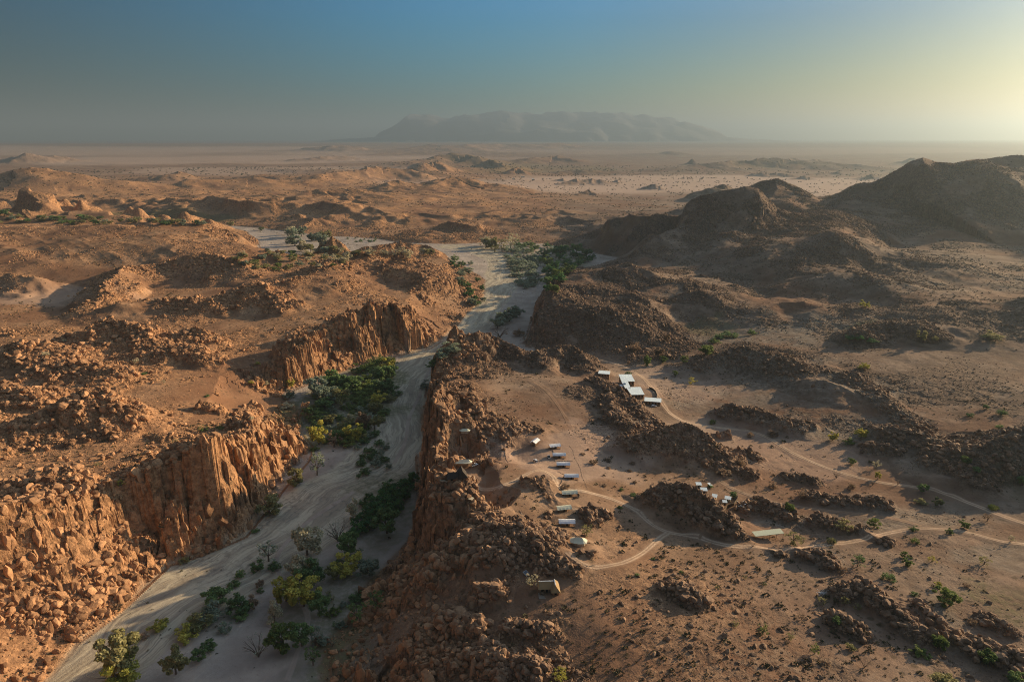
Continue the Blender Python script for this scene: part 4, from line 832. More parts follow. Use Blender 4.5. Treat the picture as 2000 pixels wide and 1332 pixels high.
 (1565,1210,18,13,'T','sparse','on the red gravel flat at the bottom'),(1490,1240,22,20,'G','sparse','on the red gravel flat at the bottom'),(1435,1224,16,13,'O','sparse','on the red gravel flat at the bottom'),(1542,1250,19,15,'O','sparse','on the red gravel flat at the bottom'),(1590,1278,22,20,'G','sparse','on the red gravel flat at the bottom'),(1660,1268,18,15,'O','mound','on the red gravel flat at the bottom'),(1798,1278,26,16,'G','mound','below the dark rock ridge'),(1834,1266,26,28,'G','round','below the dark rock ridge'),(1925,1296,36,30,'G','round','near the bottom right corner'),(1841,1338,42,28,'O','mound','cut by the bottom edge at the right'),(1688,1304,22,20,'T','bare','on the red gravel flat at the bottom'),(1984,1338,30,26,'D','mound','in the bottom right corner'),(1900,1220,16,12,'T','mound','near the bottom right corner'),(1610,1298,20,10,'T','mound','on the red gravel flat at the bottom'),
 (1287,695,20,14,'T','round','on the sandy flat behind the white roofs'),(1265,714,18,19,'G','round','on the sandy flat behind the white roofs'),(1295,708,14,12,'G','round','on the sandy flat behind the white roofs'),(1336,708,15,13,'G','round','on the sandy flat behind the white roofs'),(1226,732,12,7,'D','mound','directly behind the square white roof'),(1318,735,10,10,'G','round','on the sandy flat behind the white roofs'),(1350,752,18,15,'Y','sparse','on the sandy flat behind the white roofs'),(1228,711,6,7,'T','mound','on the sandy flat behind the white roofs'),(1302,668,12,15,'T','round','at the right end of the boulder hill'),(1240,684,20,14,'T','mound','at the foot of the boulder hill'),
 (1092,1334,38,30,'Y','sparse','at the bottom edge below the thatched cabin'),(1038,1146,28,24,'S','sparse','at the left end of the thatched cabin'),(1145,1046,26,22,'O','sparse','above the oval cream tent'),(1105,953,16,8,'T','mound','between two tents of the row'),(1431,972,14,12,'D','round','inside the reed fence by the huts'),(1388,952,10,8,'D','mound','between the hut roofs'),
 (1188,900,14,7,'T','mound','on the red flat right of the tents'),(1235,908,10,7,'T','mound','on the red flat right of the tents'),(1190,915,8,5,'T','mound','on the red flat right of the tents'),(1181,949,8,5,'T','mound','on the red flat right of the tents'),(1213,958,9,6,'D','mound','on the red flat right of the tents'),(1236,968,12,6,'D','mound','on the red flat right of the tents'),(1240,944,8,5,'T','mound','on the red flat right of the tents'),(1230,920,9,5,'T','mound','on the red flat right of the tents'),(1240,881,10,6,'T','mound','on the red flat right of the tents'),(1210,993,10,5,'D','mound','on the red flat right of the tents'),(1158,905,14,9,'T','mound','on the red flat right of the tents'),(1138,888,8,4,'T','mound','on the red flat right of the tents'),(1382,1070,16,12,'T','bare','below the dirt track'),(1222,1065,8,5,'T','mound','on the red flat right of the tents'),(1060,1160,10,6,'T','mound','by the cabin'),
 (1245,1125,9,6,'D','mound','on the red flat below the track loop'),(1275,1093,8,5,'D','mound','on the red flat below the track loop'),(1330,1120,9,6,'G','mound','on the red flat below the track loop'),(1400,1150,9,7,'O','sparse','on the red flat below the track loop'),(1455,1130,9,7,'O','sparse','on the red flat below the track loop'),(1493,1143,9,7,'G','sparse','on the red flat below the track loop'),(1470,1068,14,8,'T','bare','below the dirt track'),
 (88,695,14,9,'S','mound','on the rubble plain'),(126,668,9,6,'S','mound','on the rubble plain'),(265,712,14,12,'S','sparse','on the rubble plain'),(282,733,10,5,'K','mound','on the rubble plain'),(320,750,10,9,'S','sparse','on the rubble plain'),(405,775,10,6,'D','mound','on the rubble plain'),(400,842,26,10,'G','sparse','in the hollow behind the tall left cliff'),(430,840,16,9,'G','sparse','in the hollow behind the tall left cliff'),(342,865,14,8,'O','sparse','in the hollow behind the tall left cliff'),(90,868,18,10,'S','bare','on the rubble plain'),(155,800,12,9,'S','bare','on the rubble plain'),(490,750,10,8,'Y','mound','on the rubble plain'),(520,752,10,9,'S','mound','on the rubble plain'),(504,712,9,7,'Y','mound','on the rubble plain'),(490,820,12,8,'S','mound','on the rubble plain'),(190,910,12,7,'O','sparse','on the rubble plain'),
]
for px, py, dk in [(795,952,36),(775,960,38),(792,972,30),(757,968,36),(768,988,34),(742,988,38),(752,1004,32),(727,1004,38),(738,1018,30),(712,1022,36),(722,1036,32),(700,1042,34),(692,1050,26),(808,948,22),(780,1000,22)]:
    PL.append((px, py, dk, 26, 'K', 'mound', 'in the long dark thicket under the right cliff'))
for px, py, dk in [(742,870,20),(722,884,20),(753,878,18),(730,890,16),(735,908,24),(750,902,20),(705,908,20),(714,926,22),(759,915,12),(713,866,22),(700,877,15),(709,896,16),(700,934,8),(744,888,12),(732,851,20),(722,855,18),(742,898,18),(724,900,14)]:
    PL.append((px, py, dk, 13, 'D' if dk % 3 else 'B', 'mound', 'in the drift of bushes on the pale sand bend'))
def fill(poly, n, wd, kinds, shapes, where, seed, hk=.8):
    r = random.Random(seed); xs = [p[0] for p in poly]; ys = [p[1] for p in poly]; k = 0
    pts = []
    tries = 0
    while k < n and tries < 20000:
        tries += 1
        x, y = r.uniform(min(xs), max(xs)), r.uniform(min(ys), max(ys)); ins = False
        for i in range(len(poly)):
            (ax, ay), (bx, by) = poly[i], poly[(i + 1) % len(poly)]
            if (ay > y) != (by > y) and x < ax + (y - ay) / (by - ay) * (bx - ax): ins = not ins
        if not ins or any(abs(x - a) < wd * .45 and abs(y - b) < wd * .22 for a, b in pts): continue
        pts.append((x, y)); k += 1
    for x, y in sorted(pts, key=lambda p: p[1]):
        w_ = wd * r.uniform(.7, 1.25); PL.append((x, y, w_, w_ * hk * r.uniform(.8, 1.15), r.choice(kinds), r.choice(shapes), where))
fill([(985,492),(1030,488),(1048,508),(1050,550),(1032,578),(1014,568),(1002,535),(990,510)], 34, 20, 'BBBB', ['mound'], 'on the long grey green island in the river', 1, .7)
fill([(1065,500),(1110,488),(1165,505),(1130,528),(1100,548),(1078,584),(1064,572),(1070,530),(1060,510)], 34, 20, 'DDGK', ['mound', 'round'], 'in the green wood at the right bend of the river', 2, .75)
fill([(930,480),(1000,476),(1010,490),(985,494),(935,494)], 8, 22, 'SSO', ['round', 'sparse'], 'at the top bend of the river', 3)
fill([(1010,480),(1120,486),(1115,494),(1020,494)], 9, 20, 'BD', ['mound'], 'between the bend and the green wood', 4, .7)
fill([(878,505),(925,515),(945,555),(945,592),(920,602),(905,575),(893,548),(882,525)], 22, 14, 'DDKB', ['mound', 'round'], 'on the left bank of the upper river', 5)
fill([(450,500),(520,492),(700,502),(690,515),(600,530),(520,532),(470,518)], 44, 15, 'SOBGO', ['mound', 'round'], 'in the wide green wash', 6, .65)
fill([(560,455),(640,462),(650,495),(600,498),(565,485)], 16, 20, 'SBO', ['round'], 'by the rock knob in the wash', 7, .8)
fill([(650,488),(760,494),(860,500),(850,508),(740,506),(660,502)], 13, 18, 'SSO', ['round', 'sparse'], 'behind the dark hill', 8, .8)
fill([(670,464),(760,470),(750,476),(680,474)], 10, 6, 'KD', ['mound'], 'dotted on the pale sand of the wash', 9, .8)
fill([(-5,420),(100,426),(340,432),(500,444),(520,452),(350,441),(100,440),(-5,438)], 44, 15, 'DOOBG', ['mound', 'round'], 'in the green belt behind the red slope', 10, .6)
fill([(612,775),(690,738),(768,708),(770,770),(748,830),(706,868),(625,872),(606,830)], 48, 26, 'GGDBOG', ['mound'], 'in the low green tangle of the oasis', 11, .55)
fill([(640,1090),(720,1080),(715,1150),(660,1240),(620,1300),(600,1230)], 16, 16, 'DBTO', ['mound', 'sparse'], 'on the scrubby bank left of the shaded slope', 12, .7)
for a in PL: plant(*a)
# labels that occur once keep no group
for lb, L in used_labels.items():
    if len(L) == 1 and 'group' in L[0]: del L[0]['group']

# scrub too small and too many to count
def tuft_template(seed):
    r = np.random.default_rng(seed); n = 26; d = r.normal(size=(n, 3)); d[:, 2] = np.abs(d[:, 2]) * .9; d /= np.linalg.norm(d, axis=1)[:, None]
    p = d * r.uniform(.35, 1, (n, 1)); a = np.cross(d, r.normal(size=(n, 3))); a /= np.linalg.norm(a, axis=1)[:, None]; s = .30
    return np.stack([p + a * s, p + d * s, p - a * s, p - d * s * .6], 1).reshape(-1, 3).astype(np.float32), np.arange(n * 4).reshape(-1, 4)
TUFT = [tuft_template(k) for k in range(5)]
def scrub_material():
    m, nt, b = new_mat('scrub_leaves'); N = NT(nt); t = N.attr('tint'); sp_ = N.n('ShaderNodeSeparateColor'); nt.links.new(t.outputs['Color'], sp_.inputs[0])
    c = N.mix(sp_.outputs[0], C4(.055, .060, .028), C4(.135, .115, .065)); nt.links.new(c, b.inputs['Base Color']); return m
SCR = scrub_material()
n = 110000; F_ = np.exp(rng.uniform(math.log(210), math.log(6500), n)); A_ = rng.uniform(R(-43), R(43), n); x, y = np.sin(A_) * F_, np.cos(A_) * F_
dens = np.clip(.42 + .9 * fbm(x, y, 130, 3, 501), .03, 1) * np.where(gz(x, y, FLAT) > .3, .05, 1) * np.where(gz(x, y, RIV) > .3, .12 + .6 * gz(x, y, GREEN), 1)
dens *= .35 + .65 * (1 - gz(x, y, PALE)) * (F_ < 2500) + .5 * (F_ > 2500)
kp = rng.uniform(size=n) < dens * .42; x, y, F_ = x[kp], y[kp], F_[kp]
s = np.clip(rng.lognormal(-.65, .5, len(x)), .22, 2.0); s = np.maximum(s, F_ * .0011)
scatter_mesh('scrub', x, y, gz(x, y), s, TUFT, SCR, sink=0, label='thin dry scrub dotted over the desert')
print('SCRUB', len(x), 'PLANTS', COUNT['n'])
# ------------------------------------------------------------------ the camp
def plain(name, c, rough=.8, c2=None, scale=3., spec=.2, metal=0.):
    m, nt, b = new_mat(name, rough); N = NT(nt); b.inputs['Specular IOR Level'].default_value = spec; b.inputs['Metallic'].default_value = metal
    p = N.n('ShaderNodeTexCoord').outputs['Object']; c2 = c2 or tuple(v * .8 for v in c)
    nt.links.new(N.mix(N.noise(p, scale, 4, .6), C4(*c2), C4(*c)), b.inputs['Base Color']); return m
M = dict(white=plain('white_canvas', (.88, .88, .90), c2=(.80, .80, .82)), cream=plain('cream_canvas', (.76, .76, .60), c2=(.62, .62, .47)), body=plain('khaki_canvas', (.26, .19, .12)),
         wood=plain('weathered_wood', (.26, .15, .085)), roof=plain('pale_metal_roof', (.80, .91, .95), .5, c2=(.72, .83, .88), scale=.6), green=plain('pale_green_roof', (.52, .55, .42), .6, c2=(.44, .48, .37), scale=.7),  # blue of the reflected sky is put into the pale roof colour
         wall=plain('brown_plaster', (.30, .20, .13)), cwall=plain('cream_wall', (.50, .44, .33)), dark=plain('dark_opening', (.02, .018, .016), .4), glass=plain('car_glass', (.02, .025, .03), .12, spec=.6),
         thatch=plain('golden_thatch', (.42, .28, .14), c2=(.27, .18, .09), scale=9.), thatchd=plain('dark_thatch', (.075, .058, .045), c2=(.035, .028, .024), scale=7.), cap=plain('grey_ridge_cap', (.62, .66, .70)), paint=plain('white_car_paint', (.80, .80, .80), .25, spec=.5), tyre=plain('tyre_rubber', (.02, .02, .02)),
         stone=plain('grey_stone', (.30, .24, .19)), water=plain('pool_water', (.16, .34, .42), .1, spec=.5), panel=plain('solar_glass', (.03, .04, .07), .15, spec=.6), sack=plain('white_sack', (.78, .76, .72)), salt=plain('white_stone_heap', (.80, .78, .76)), reed=plain('reed_fence', (.14, .095, .06)))
def mob(name, verts, faces, mat, parent=None, solid=None, bevel=None, smooth=False, **k):
    me = bpy.data.meshes.new(name); me.from_pydata([tuple(map(float, v)) for v in verts], [], faces); me.materials.append(mat)
    bm = bmesh.new(); bm.from_mesh(me); bmesh.ops.remove_doubles(bm, verts=bm.verts, dist=1e-4); bmesh.ops.recalc_face_normals(bm, faces=bm.faces)
    if bevel: bmesh.ops.bevel(bm, geom=bm.edges[:], offset=bevel, segments=2, affect='EDGES')
    bm.to_mesh(me); bm.free()
    if smooth: me.shade_smooth()
    o = link(name, me, parent, **k)
    if solid: md = o.modifiers.new('thickness', 'SOLIDIFY'); md.thickness = solid
    return o
def vbox(x0, x1, y0, y1, z0, z1):
    v = [(x, y, z) for z in (z0, z1) for (x, y) in ((x0, y0), (x1, y0), (x1, y1), (x0, y1))]
    return v, [(0, 3, 2, 1), (4, 5, 6, 7), (0, 1, 5, 4), (1, 2, 6, 5), (2, 3, 7, 6), (3, 0, 4, 7)]
def join(*parts):
    V_, F_ = [], []
    for v, f in parts: F_ += [tuple(i + len(V_) for i in q) for q in f]; V_ += list(v)
    return V_, F_
def thing(name, px, py, label, cat, rot=0, group=None, sink=0.0):
    x, y, z = hit(px, py); o = link(name, None, label=label, cat=cat, group=group, loc=(x, y, z - sink)); o.rotation_euler = (0, 0, R(rot)); return o
def cylv(x, y, r, z0, z1, n=8, r2=None):
    r2 = r if r2 is None else r2; v = [(x + (r, r2)[k] * math.cos(i * 6.2832 / n), y + (r, r2)[k] * math.sin(i * 6.2832 / n), (z0, z1)[k]) for k in (0, 1) for i in range(n)]
    return v, [(i, (i + 1) % n, n + (i + 1) % n, n + i) for i in range(n)] + [tuple(range(n))[::-1], tuple(range(n, 2 * n))]
def canopy(L, W, hr, he, n, peaks, sag=.18):
    """tensioned canvas roof: scalloped rim, straight ridge between peaks"""
    V_, F_ = [], []; ring = []
    for i in range(2 * n):
        a = i * math.pi / n + math.pi / (2 * n); sc_ = 1.0 if i % 2 == 0 else .93
        cx, cy = math.cos(a), math.sin(a); cx = math.copysign(abs(cx) ** .55, cx); cy = math.copysign(abs(cy) ** .75, cy)
        ring.append((cx * L / 2 * sc_, cy * W / 2 * sc_, he + (0 if i % 2 == 0 else .12)))
    K = 5; rows = []
    for j in range(K + 1):
        t = j / K; row = []
        for (x, y, z) in ring:
            rx_ = max(-peaks, min(peaks, x * .8)) if peaks > 0 else 0
            xx = x + (rx_ - x) * t; yy = y * (1 - t); zz = z + (hr - z) * (t ** 1.0) - sag * math.sin(math.pi * t)
            row.append((xx, yy, zz))
        rows.append(row)
    m_ = len(ring)
    for r_ in rows: V_ += r_
    for j in range(K):
        for i in range(m_): F_.append((j * m_ + i, j * m_ + (i + 1) % m_, (j + 1) * m_ + (i + 1) % m_, (j + 1) * m_ + i))
    return V_, F_
def guest_tent(px, py, rot, mat, label, L=9.0, W=4.8, group=None):
    t = thing('safari_tent', px, py, label, 'tent', rot, group, .15)
    # gabled fly with a sagging ridge and scalloped eaves
    V_, F_ = [], []; nx = 12
    for i in range(nx + 1):
        x = -L / 2 + L * i / nx; sg = .10 * math.sin(math.pi * (i % 3) / 3) ; rz_ = 3.5 - .12 * math.sin(math.pi * i / nx)
        for (yy, zz) in ((-W / 2, 2.35 - sg), (-W / 4, 2.95), (0, rz_), (W / 4, 2.95), (W / 2, 2.35 - sg)): V_.append((x, yy, zz))
    for i in range(nx):
        for j in range(4): a = i * 5 + j; F_.append((a, a + 5, a + 6, a + 1))
    mob('fly_roof', V_, F_, mat, t, solid=.05)
    mob('canvas_body', *vbox(-L * .36, L * .18, -W * .32, W * .32, .45, 2.75), M['body'], t, bevel=.05)
    mob('deck', *vbox(-L * .42, L * .46, -W * .44, W * .44, .2, .42), M['wood'], t)
    mob('doorway', *vbox(-.6, .5, -W * .32 - .03, -W * .32 + .02, .46, 2.3), M['dark'], t)
    for (x, y) in ((-L * .46, -W * .46), (-L * .15, -W * .46), (L * .15, -W * .46), (L * .46, -W * .46), (-L * .46, W * .46), (L * .46, W * .46)):
        mob('pole', *cylv(x, y, .07, -.3, 2.4, 6), M['wood'], t)
    return t
guest_tent(1045, 868, 62, M['white'], 'white tent seen end-on, farthest left of the row', 7.5)
guest_tent(1083, 876, 14, M['white'], 'white tent tilted up to the right, second from the top of the row', 8)
guest_tent(1092, 893, 0, M['white'], 'white tent directly right of the parked pickup')
guest_tent(1100, 912, -1, M['white'], 'white tent fourth down the row, left of the stone border')
guest_tent(1116, 935, -1, M['white'], 'white tent standing farthest right in the row')
guest_tent(1112, 968, 5, M['cream'], 'cream tent where the dirt track passes, with a round pen', 9.5)
guest_tent(1101, 998, 10, M['cream'], 'cream tilted tent left of the pale rock slabs', 8.5)
guest_tent(1107, 1025, 0, M['white'], 'white tent lowest in the row, above the oval tent')
t = thing('oval_tent', 1130, 1064, 'large oval cream mess tent at the lower end of the row', 'tent', -8)
mob('canopy', *canopy(9.2, 6.2, 4.3, 2.3, 7, 1.6), M['cream'], t, solid=.05)
mob('canvas_wall', *cylv(0, 0, 2.2, .2, 2.4, 12), M['cwall'], t).scale = (1.5, 1, 1)
mob('deck', *cylv(0, 0, 2.7, .02, .2, 14), M['wood'], t).scale = (1.5, 1, 1)
for k in range(7):
    a = k * .9; mob('pole', *cylv(4.2 * math.cos(a), 2.7 * math.sin(a), .07, -.3, 2.35, 6), M['wood'], t)
t = thing('double_tent', 903, 910, 'long pale cream tent with two peaks on the cliff ridge', 'tent', 3)
mob('canopy', *canopy(13.5, 5.6, 4.2, 2.4, 8, 4.2, .3), M['cream'], t, solid=.05)
mob('canvas_wall', *vbox(-5, 4, -1.8, 1.8, .2, 2.5), M['body'], t); mob('deck', *vbox(-6, 6, -2.4, 2.4, .0, .22), M['wood'], t)
for x in (-6, -3, 0, 3, 6):
    for y in (-2.5, 2.5): mob('pole', *cylv(x, y, .07, -.6, 2.45, 6), M['wood'], t)
t = thing('small_oval_tent', 908, 851, 'small pale oval tent behind the rock tor, highest of the tents on the ridge', 'tent', 2)
mob('canopy', *canopy(8.2, 4.2, 3.5, 2.2, 6, 1.8), M['cream'], t, solid=.05)
mob('canvas_wall', *vbox(-2.5, 2.5, -1.3, 1.3, .1, 2.3), M['cwall'], t); mob('deck', *vbox(-3.2, 3.2, -1.7, 1.7, -.1, .12), M['wood'], t)
for x in (-3.5, 0, 3.5):
    for y in (-1.6, 1.6): mob('pole', *cylv(x, y, .06, -.4, 2.25, 6), M['wood'], t)
# vehicles
def vehicle(px, py, rot, label, pickup=False):
    c = thing('parked_pickup' if pickup else 'parked_car', px, py, label, 'pickup' if pickup else 'car', rot)
    prof = [(-2.3, .45), (-2.3, .95), (-2.2, 1.05), (1.2, 1.05), (2.1, .95), (2.3, .8), (2.3, .45)]
    def extr(pr, w_, taper=0):
        n = len(pr); zs = [p[1] for p in pr]; zr = max(zs) - min(zs) + 1e-6
        V_ = [(x, s * (w_ - taper * (z - min(zs)) / zr), z) for s in (-1, 1) for x, z in pr]
        return V_, [tuple(range(n))[::-1], tuple(range(n, 2 * n))] + [(i, (i + 1) % n, n + (i + 1) % n, n + i) for i in range(n)]
    mob('body', *extr(prof, .9), M['paint'], c, bevel=.05)
    a0 = -.3 if pickup else -2.05
    mob('cabin', *extr([(a0, 1.05), (a0 + .12, 1.68), (.55, 1.68), (1.15, 1.05)], .84, .14), M['glass'], c)
    mob('roof', *extr([(a0 + .14, 1.66), (a0 + .2, 1.76), (.45, 1.76), (.55, 1.66)], .72), M['paint'], c)
    if pickup: mob('load_bed', *vbox(-2.15, -.4, -.75, .75, 1.0, 1.07), M['dark'], c)
    wv, wf = cylv(0, 0, .38, -.13, .13, 12); wv = [(x, z, y) for x, y, z in wv]
    for x in (-1.45, 1.45):
        for y in (-.85, .85):
            w_ = mob('wheel', wv, wf, M['tyre'], c); w_.location = (x, y, .38)
    for y in (-.6, .6): mob('headlight', *vbox(2.28, 2.32, y - .18, y + .18, .68, .84), M['cap'], c)
    for y in (-.88, .88): mob('side_mirror', *vbox(.75, .95, y * 1.04 - .1, y * 1.04 + .1, 1.1, 1.25), M['paint'], c)
    return c
vehicle(1046, 902, 115, 'white car parked alone on the flat below the end-on tent')
vehicle(1072, 894, 95, 'white pickup parked left of a white tent', True)
vehicle(927, 910, 35, 'white pickup with dark load bed beside the double tent', True)
vehicle(1277, 795, 5, 'white car half hidden below the long white roof')
# the main lodge: roof outlines laid on their own level, walls under them
def roofed(name, px, py, label, cat, roofs, h, thick=.25, mat='roof', inset=.92, wallmat='wall', posts=False):
    x0, y0, z0 = hit(px, py); root = link(name, None, label=label, cat=cat, loc=(x0, y0, z0))
    for r_ in roofs:
        pts = [P(a, b, z0 + h) for a, b in r_]; pts = [(p[0] - x0, p[1] - y0) for p in pts]
        n = len(pts); V_ = [(x, y, h - thick) for x, y in pts] + [(x, y, h) for x, y in pts]
        F_ = [tuple(range(n)), tuple(range(n, 2 * n))] + [(i, (i + 1) % n, n + (i + 1) % n, n + i) for i in range(n)]
        mob('roof', V_, F_, M[mat], root)
        cx = sum(p[0] for p in pts) / n; cy = sum(p[1] for p in pts) / n
        q = [(cx + (x - cx) * inset, cy + (y - cy) * inset) for x, y in pts]
        if not posts:
            V_ = [(x, y, -2.5) for x, y in q] + [(x, y, h - thick - .003) for x, y in q]
            mob('wall', V_, F_, M[wallmat], root)
            for i in range(n):                       # openings on each long side
                (ax, ay), (bx, by) = q[i], q[(i + 1) % n]; L = math.hypot(bx - ax, by - ay)
                if L < 2.5: continue
                k = int(L // 2.4); ux, uy = (bx - ax) / L, (by - ay) / L; nx_, ny_ = uy, -ux
                if (cx - ax) * nx_ + (cy - ay) * ny_ > 0: nx_, ny_ = -nx_, -ny_
                for j in range(k):
                    s = (j + .5) * L / k; e = .55; pz = []
                    for zz in (.9, h - .9):
                        for u_ in (-e, e):
                            for o_ in (-.05, .03): pz.append((ax + ux * (s + u_) + nx_ * o_, ay + uy * (s + u_) + ny_ * o_, zz))
                    mob('window', pz, [(0, 2, 3, 1), (4, 5, 7, 6), (0, 1, 5, 4), (2, 6, 7, 3), (0, 4, 6, 2), (1, 3, 7, 5)], M['dark'], root)
        else:
            m2 = 4
            for i in range(n):
                (ax, ay), (bx, by) = q[i], q[(i + 1) % n]; L = math.hypot(bx - ax, by - ay); m2 = max(1, int(L // 4))
                for j in range(m2): mob('post', *cylv(ax + (bx - ax) * j / m2, ay + (by - ay) * j / m2, .11, -1, h - thick, 6), M['wood'], root)
    return root
lodge = roofed('lodge', 1228, 760, 'main lodge of two square pale roofs joined by a narrow link', 'building',
    [[(1208, 731), (1233, 731), (1240, 744.6), (1214, 745)], [(1214, 745.4), (1226.4, 745.3), (1232, 757.6), (1221, 758)], [(1224, 758.4), (1232, 756.0), (1251, 755.6), (1259, 770.5), (1233, 771)]], 4.2)
v, f = vbox(-.9, .9, -1.6, 1.6, 0, .5); sk = mob('skylight', v, f, M['panel'], lodge)
xk, yk = P(1220, 750, lodge.location.z + 4.2); sk.location = (xk - lodge.location.x, yk - lodge.location.y, 4.19)
roofed('lodge_wing', 1180, 731, 'small pale-roofed building farthest up the road, half behind rocks', 'building', [[(1170, 723.2), (1192, 725), (1191, 731), (1168, 729.4)]], 3.4)
roofed('lodge_wing', 1276, 787, 'long pale-roofed building at the lower end of the lodge', 'building', [[(1259, 775.5), (1292, 778), (1291.4, 785.4), (1258.4, 783)]], 3.6)
roofed('annex', 1214, 757, 'tiny blue-roofed annex beside the link of the lodge', 'building', [[(1210, 751), (1216, 750.4), (1218, 755), (1212, 756)]], 2.4)
roofed('carport', 1500, 1047, 'long pale green carport roof on posts beside the track', 'carport', [[(1468, 1037.6), (1524, 1031.6), (1531.8, 1041), (1476, 1047.2)]], 3.0, .18, 'green', .95, posts=True)
def hut(px, py, w_, d_, h, rot, label, roof='roof', wall='cwall'):
    t = thing('hut', px, py, label, 'hut', rot, sink=.1)
    mob('wall', *vbox(-w_ / 2, w_ / 2, -d_ / 2, d_ / 2, -.3, h), M[wall], t)
    V_ = [(-w_ / 2 - .3, -d_ / 2 - .3, h + .02), (w_ / 2 + .3, -d_ / 2 - .3, h + .02), (w_ / 2 + .3, d_ / 2 + .3, h + .5), (-w_ / 2 - .3, d_ / 2 + .3, h + .5)]
    mob('roof', V_, [(0, 1, 2, 3)], M[roof], t, solid=.1)
    mob('door', *vbox(-.4, .4, -d_ / 2 - .04, -d_ / 2 + .02, 0, min(h - .2, 1.9)), M['dark'], t)
    mob('window', *vbox(w_ * .22, w_ * .4, -d_ / 2 - .04, -d_ / 2 + .02, h * .5, h * .8), M['dark'], t)
hut(1364, 951, 3.0, 2.6, 2.1, -4, 'pale-roofed hut topmost of the group behind the boulder outcrop')
hut(1374, 963, 3.2, 2.6, 2.1, -4, 'pale-roofed hut second down, on the back slope of the outcrop')
hut(1395, 975, 2.6, 2.8, 2.0, -25, 'small tilted hut in the middle of the hut group')
hut(1421, 979, 3.2, 2.8, 2.0, -22, 'hut inside the reed fence under the round bush')
hut(1415, 985, 2.2, 2.0, 1.8, -10, 'whitest and lowest hut of the group')
hut(1386, 951, 1.2, 2.6, 1.6, 25, 'narrow white-roofed shelter right of the topmost hut')
hut(920, 981, 2.4, 2.0, 2.0, 70, 'small dark box hut on the ridge below the thatched house', 'cwall', 'wood')
# golden thatched cabin
t = thing('thatched_cabin', 1072, 1156, 'golden thatched cabin with two wings and a pale ridge cap', 'cabin', 3, sink=.3)
mob('wall', *vbox(-4.4, 2.2, -.2, 3.2, -1, 2.4), M['wall'], t); mob('wing_wall', *vbox(1.4, 4.2, -3.2, 3.0, -1, 2.38), M['wood'], t)
def gable(x0, x1, y0, y1, z0, z1, along='x', hip=.0):
    if along == 'x': ym = (y0 + y1) / 2; v = [(x0, y0, z0), (x1, y0, z0), (x1, y1, z0), (x0, y1, z0), (x0 + hip, ym, z1), (x1 - hip, ym, z1)]; return v, [(0, 1, 5, 4), (2, 3, 4, 5), (3, 0, 4), (1, 2, 5), (0, 3, 2, 1)]
    xm = (x0 + x1) / 2; v = [(x0, y0, z0), (x1, y0, z0), (x1, y1, z0), (x0, y1, z0), (xm, y0 + hip, z1), (xm, y1 - hip, z1)]; return v, [(0, 1, 4), (1, 2, 5, 4), (2, 3, 5), (3, 0, 4, 5), (0, 3, 2, 1)]
mob('thatch_roof', *gable(-5.0, 2.8, -1.2, 4.0, 2.42, 5.0, 'x', .4), M['thatch'], t); mob('wing_roof', *gable(.6, 4.9, -4.0, 4.3, 2.40, 5.15, 'y', 1.9), M['thatch'], t)
mob('ridge_cap', *vbox(-4.6, 2.5, 1.22, 1.62, 4.86, 5.12), M['cap'], t); mob('ridge_cap', *vbox(2.55, 2.95, -2.1, 2.4, 5.0, 5.28), M['cap'], t)
mob('terrace', *vbox(-5.0, 1.3, -4.6, -.2, -.6, .1), M['stone'], t); mob('door', *vbox(-1.4, -.5, -.26, -.18, .1, 2.1), M['dark'], t); mob('window', *vbox(-3.6, -2.2, -.26, -.18, .8, 1.9), M['dark'], t); mob('window', *vbox(2.2, 3.4, -3.26, -3.17, .8, 1.9), M['dark'], t)
t = thing('solar_panel', 1028, 1124, 'tilted solar panel on a stand left of the cabin', 'solar panel', 40)
mob('frame', [(-1.1, -1.3, .5), (1.1, -1.3, .5), (1.1, 1.3, 1.5), (-1.1, 1.3, 1.5)], [(0, 1, 2, 3)], M['cap'], t, solid=.08)
mob('cells', [(-.95, -1.15, .60), (.95, -1.15, .60), (.95, 1.15, 1.50), (-.95, 1.15, 1.50)], [(0, 1, 2, 3)], M['panel'], t, solid=.02)
for x in (-.9, .9): mob('leg', *cylv(x, 1.1, .05, -.3, 1.4, 6), M['wood'], t); mob('leg', *cylv(x, -1.1, .05, -.3, .55, 6), M['wood'], t)
# dark thatched house on the cliff edge with a walled terrace
t = thing('thatched_house', 893, 936, 'dark thatched house with steep wings on the cliff edge', 'house', 12, sink=.4)
mob('wall', *vbox(-5.2, .3, -2.0, 2.0, -1.5, 2.4), M['wall'], t); mob('wing_wall', *vbox(.4, 5.0, -3.0, 3.6, -1.5, 2.6), M['wood'], t)
mob('thatch_roof', *gable(-6.2, 1.2, -2.9, 2.9, 2.38, 5.2, 'x', 1.0), M['thatchd'], t); mob('wing_roof', *gable(-.2, 5.8, -3.8, 4.4, 2.6, 6.8, 'y', .6), M['thatchd'], t)
mob('door', *vbox(2.2, 3.2, -3.05, -2.97, .1, 2.1), M['dark'], t); mob('window', *vbox(-4, -2.4, -2.05, -1.97, .8, 1.9), M['dark'], t); mob('terrace', *vbox(.4, 6.0, -5.6, -3.0, -1.2, .12), M['cwall'], t)
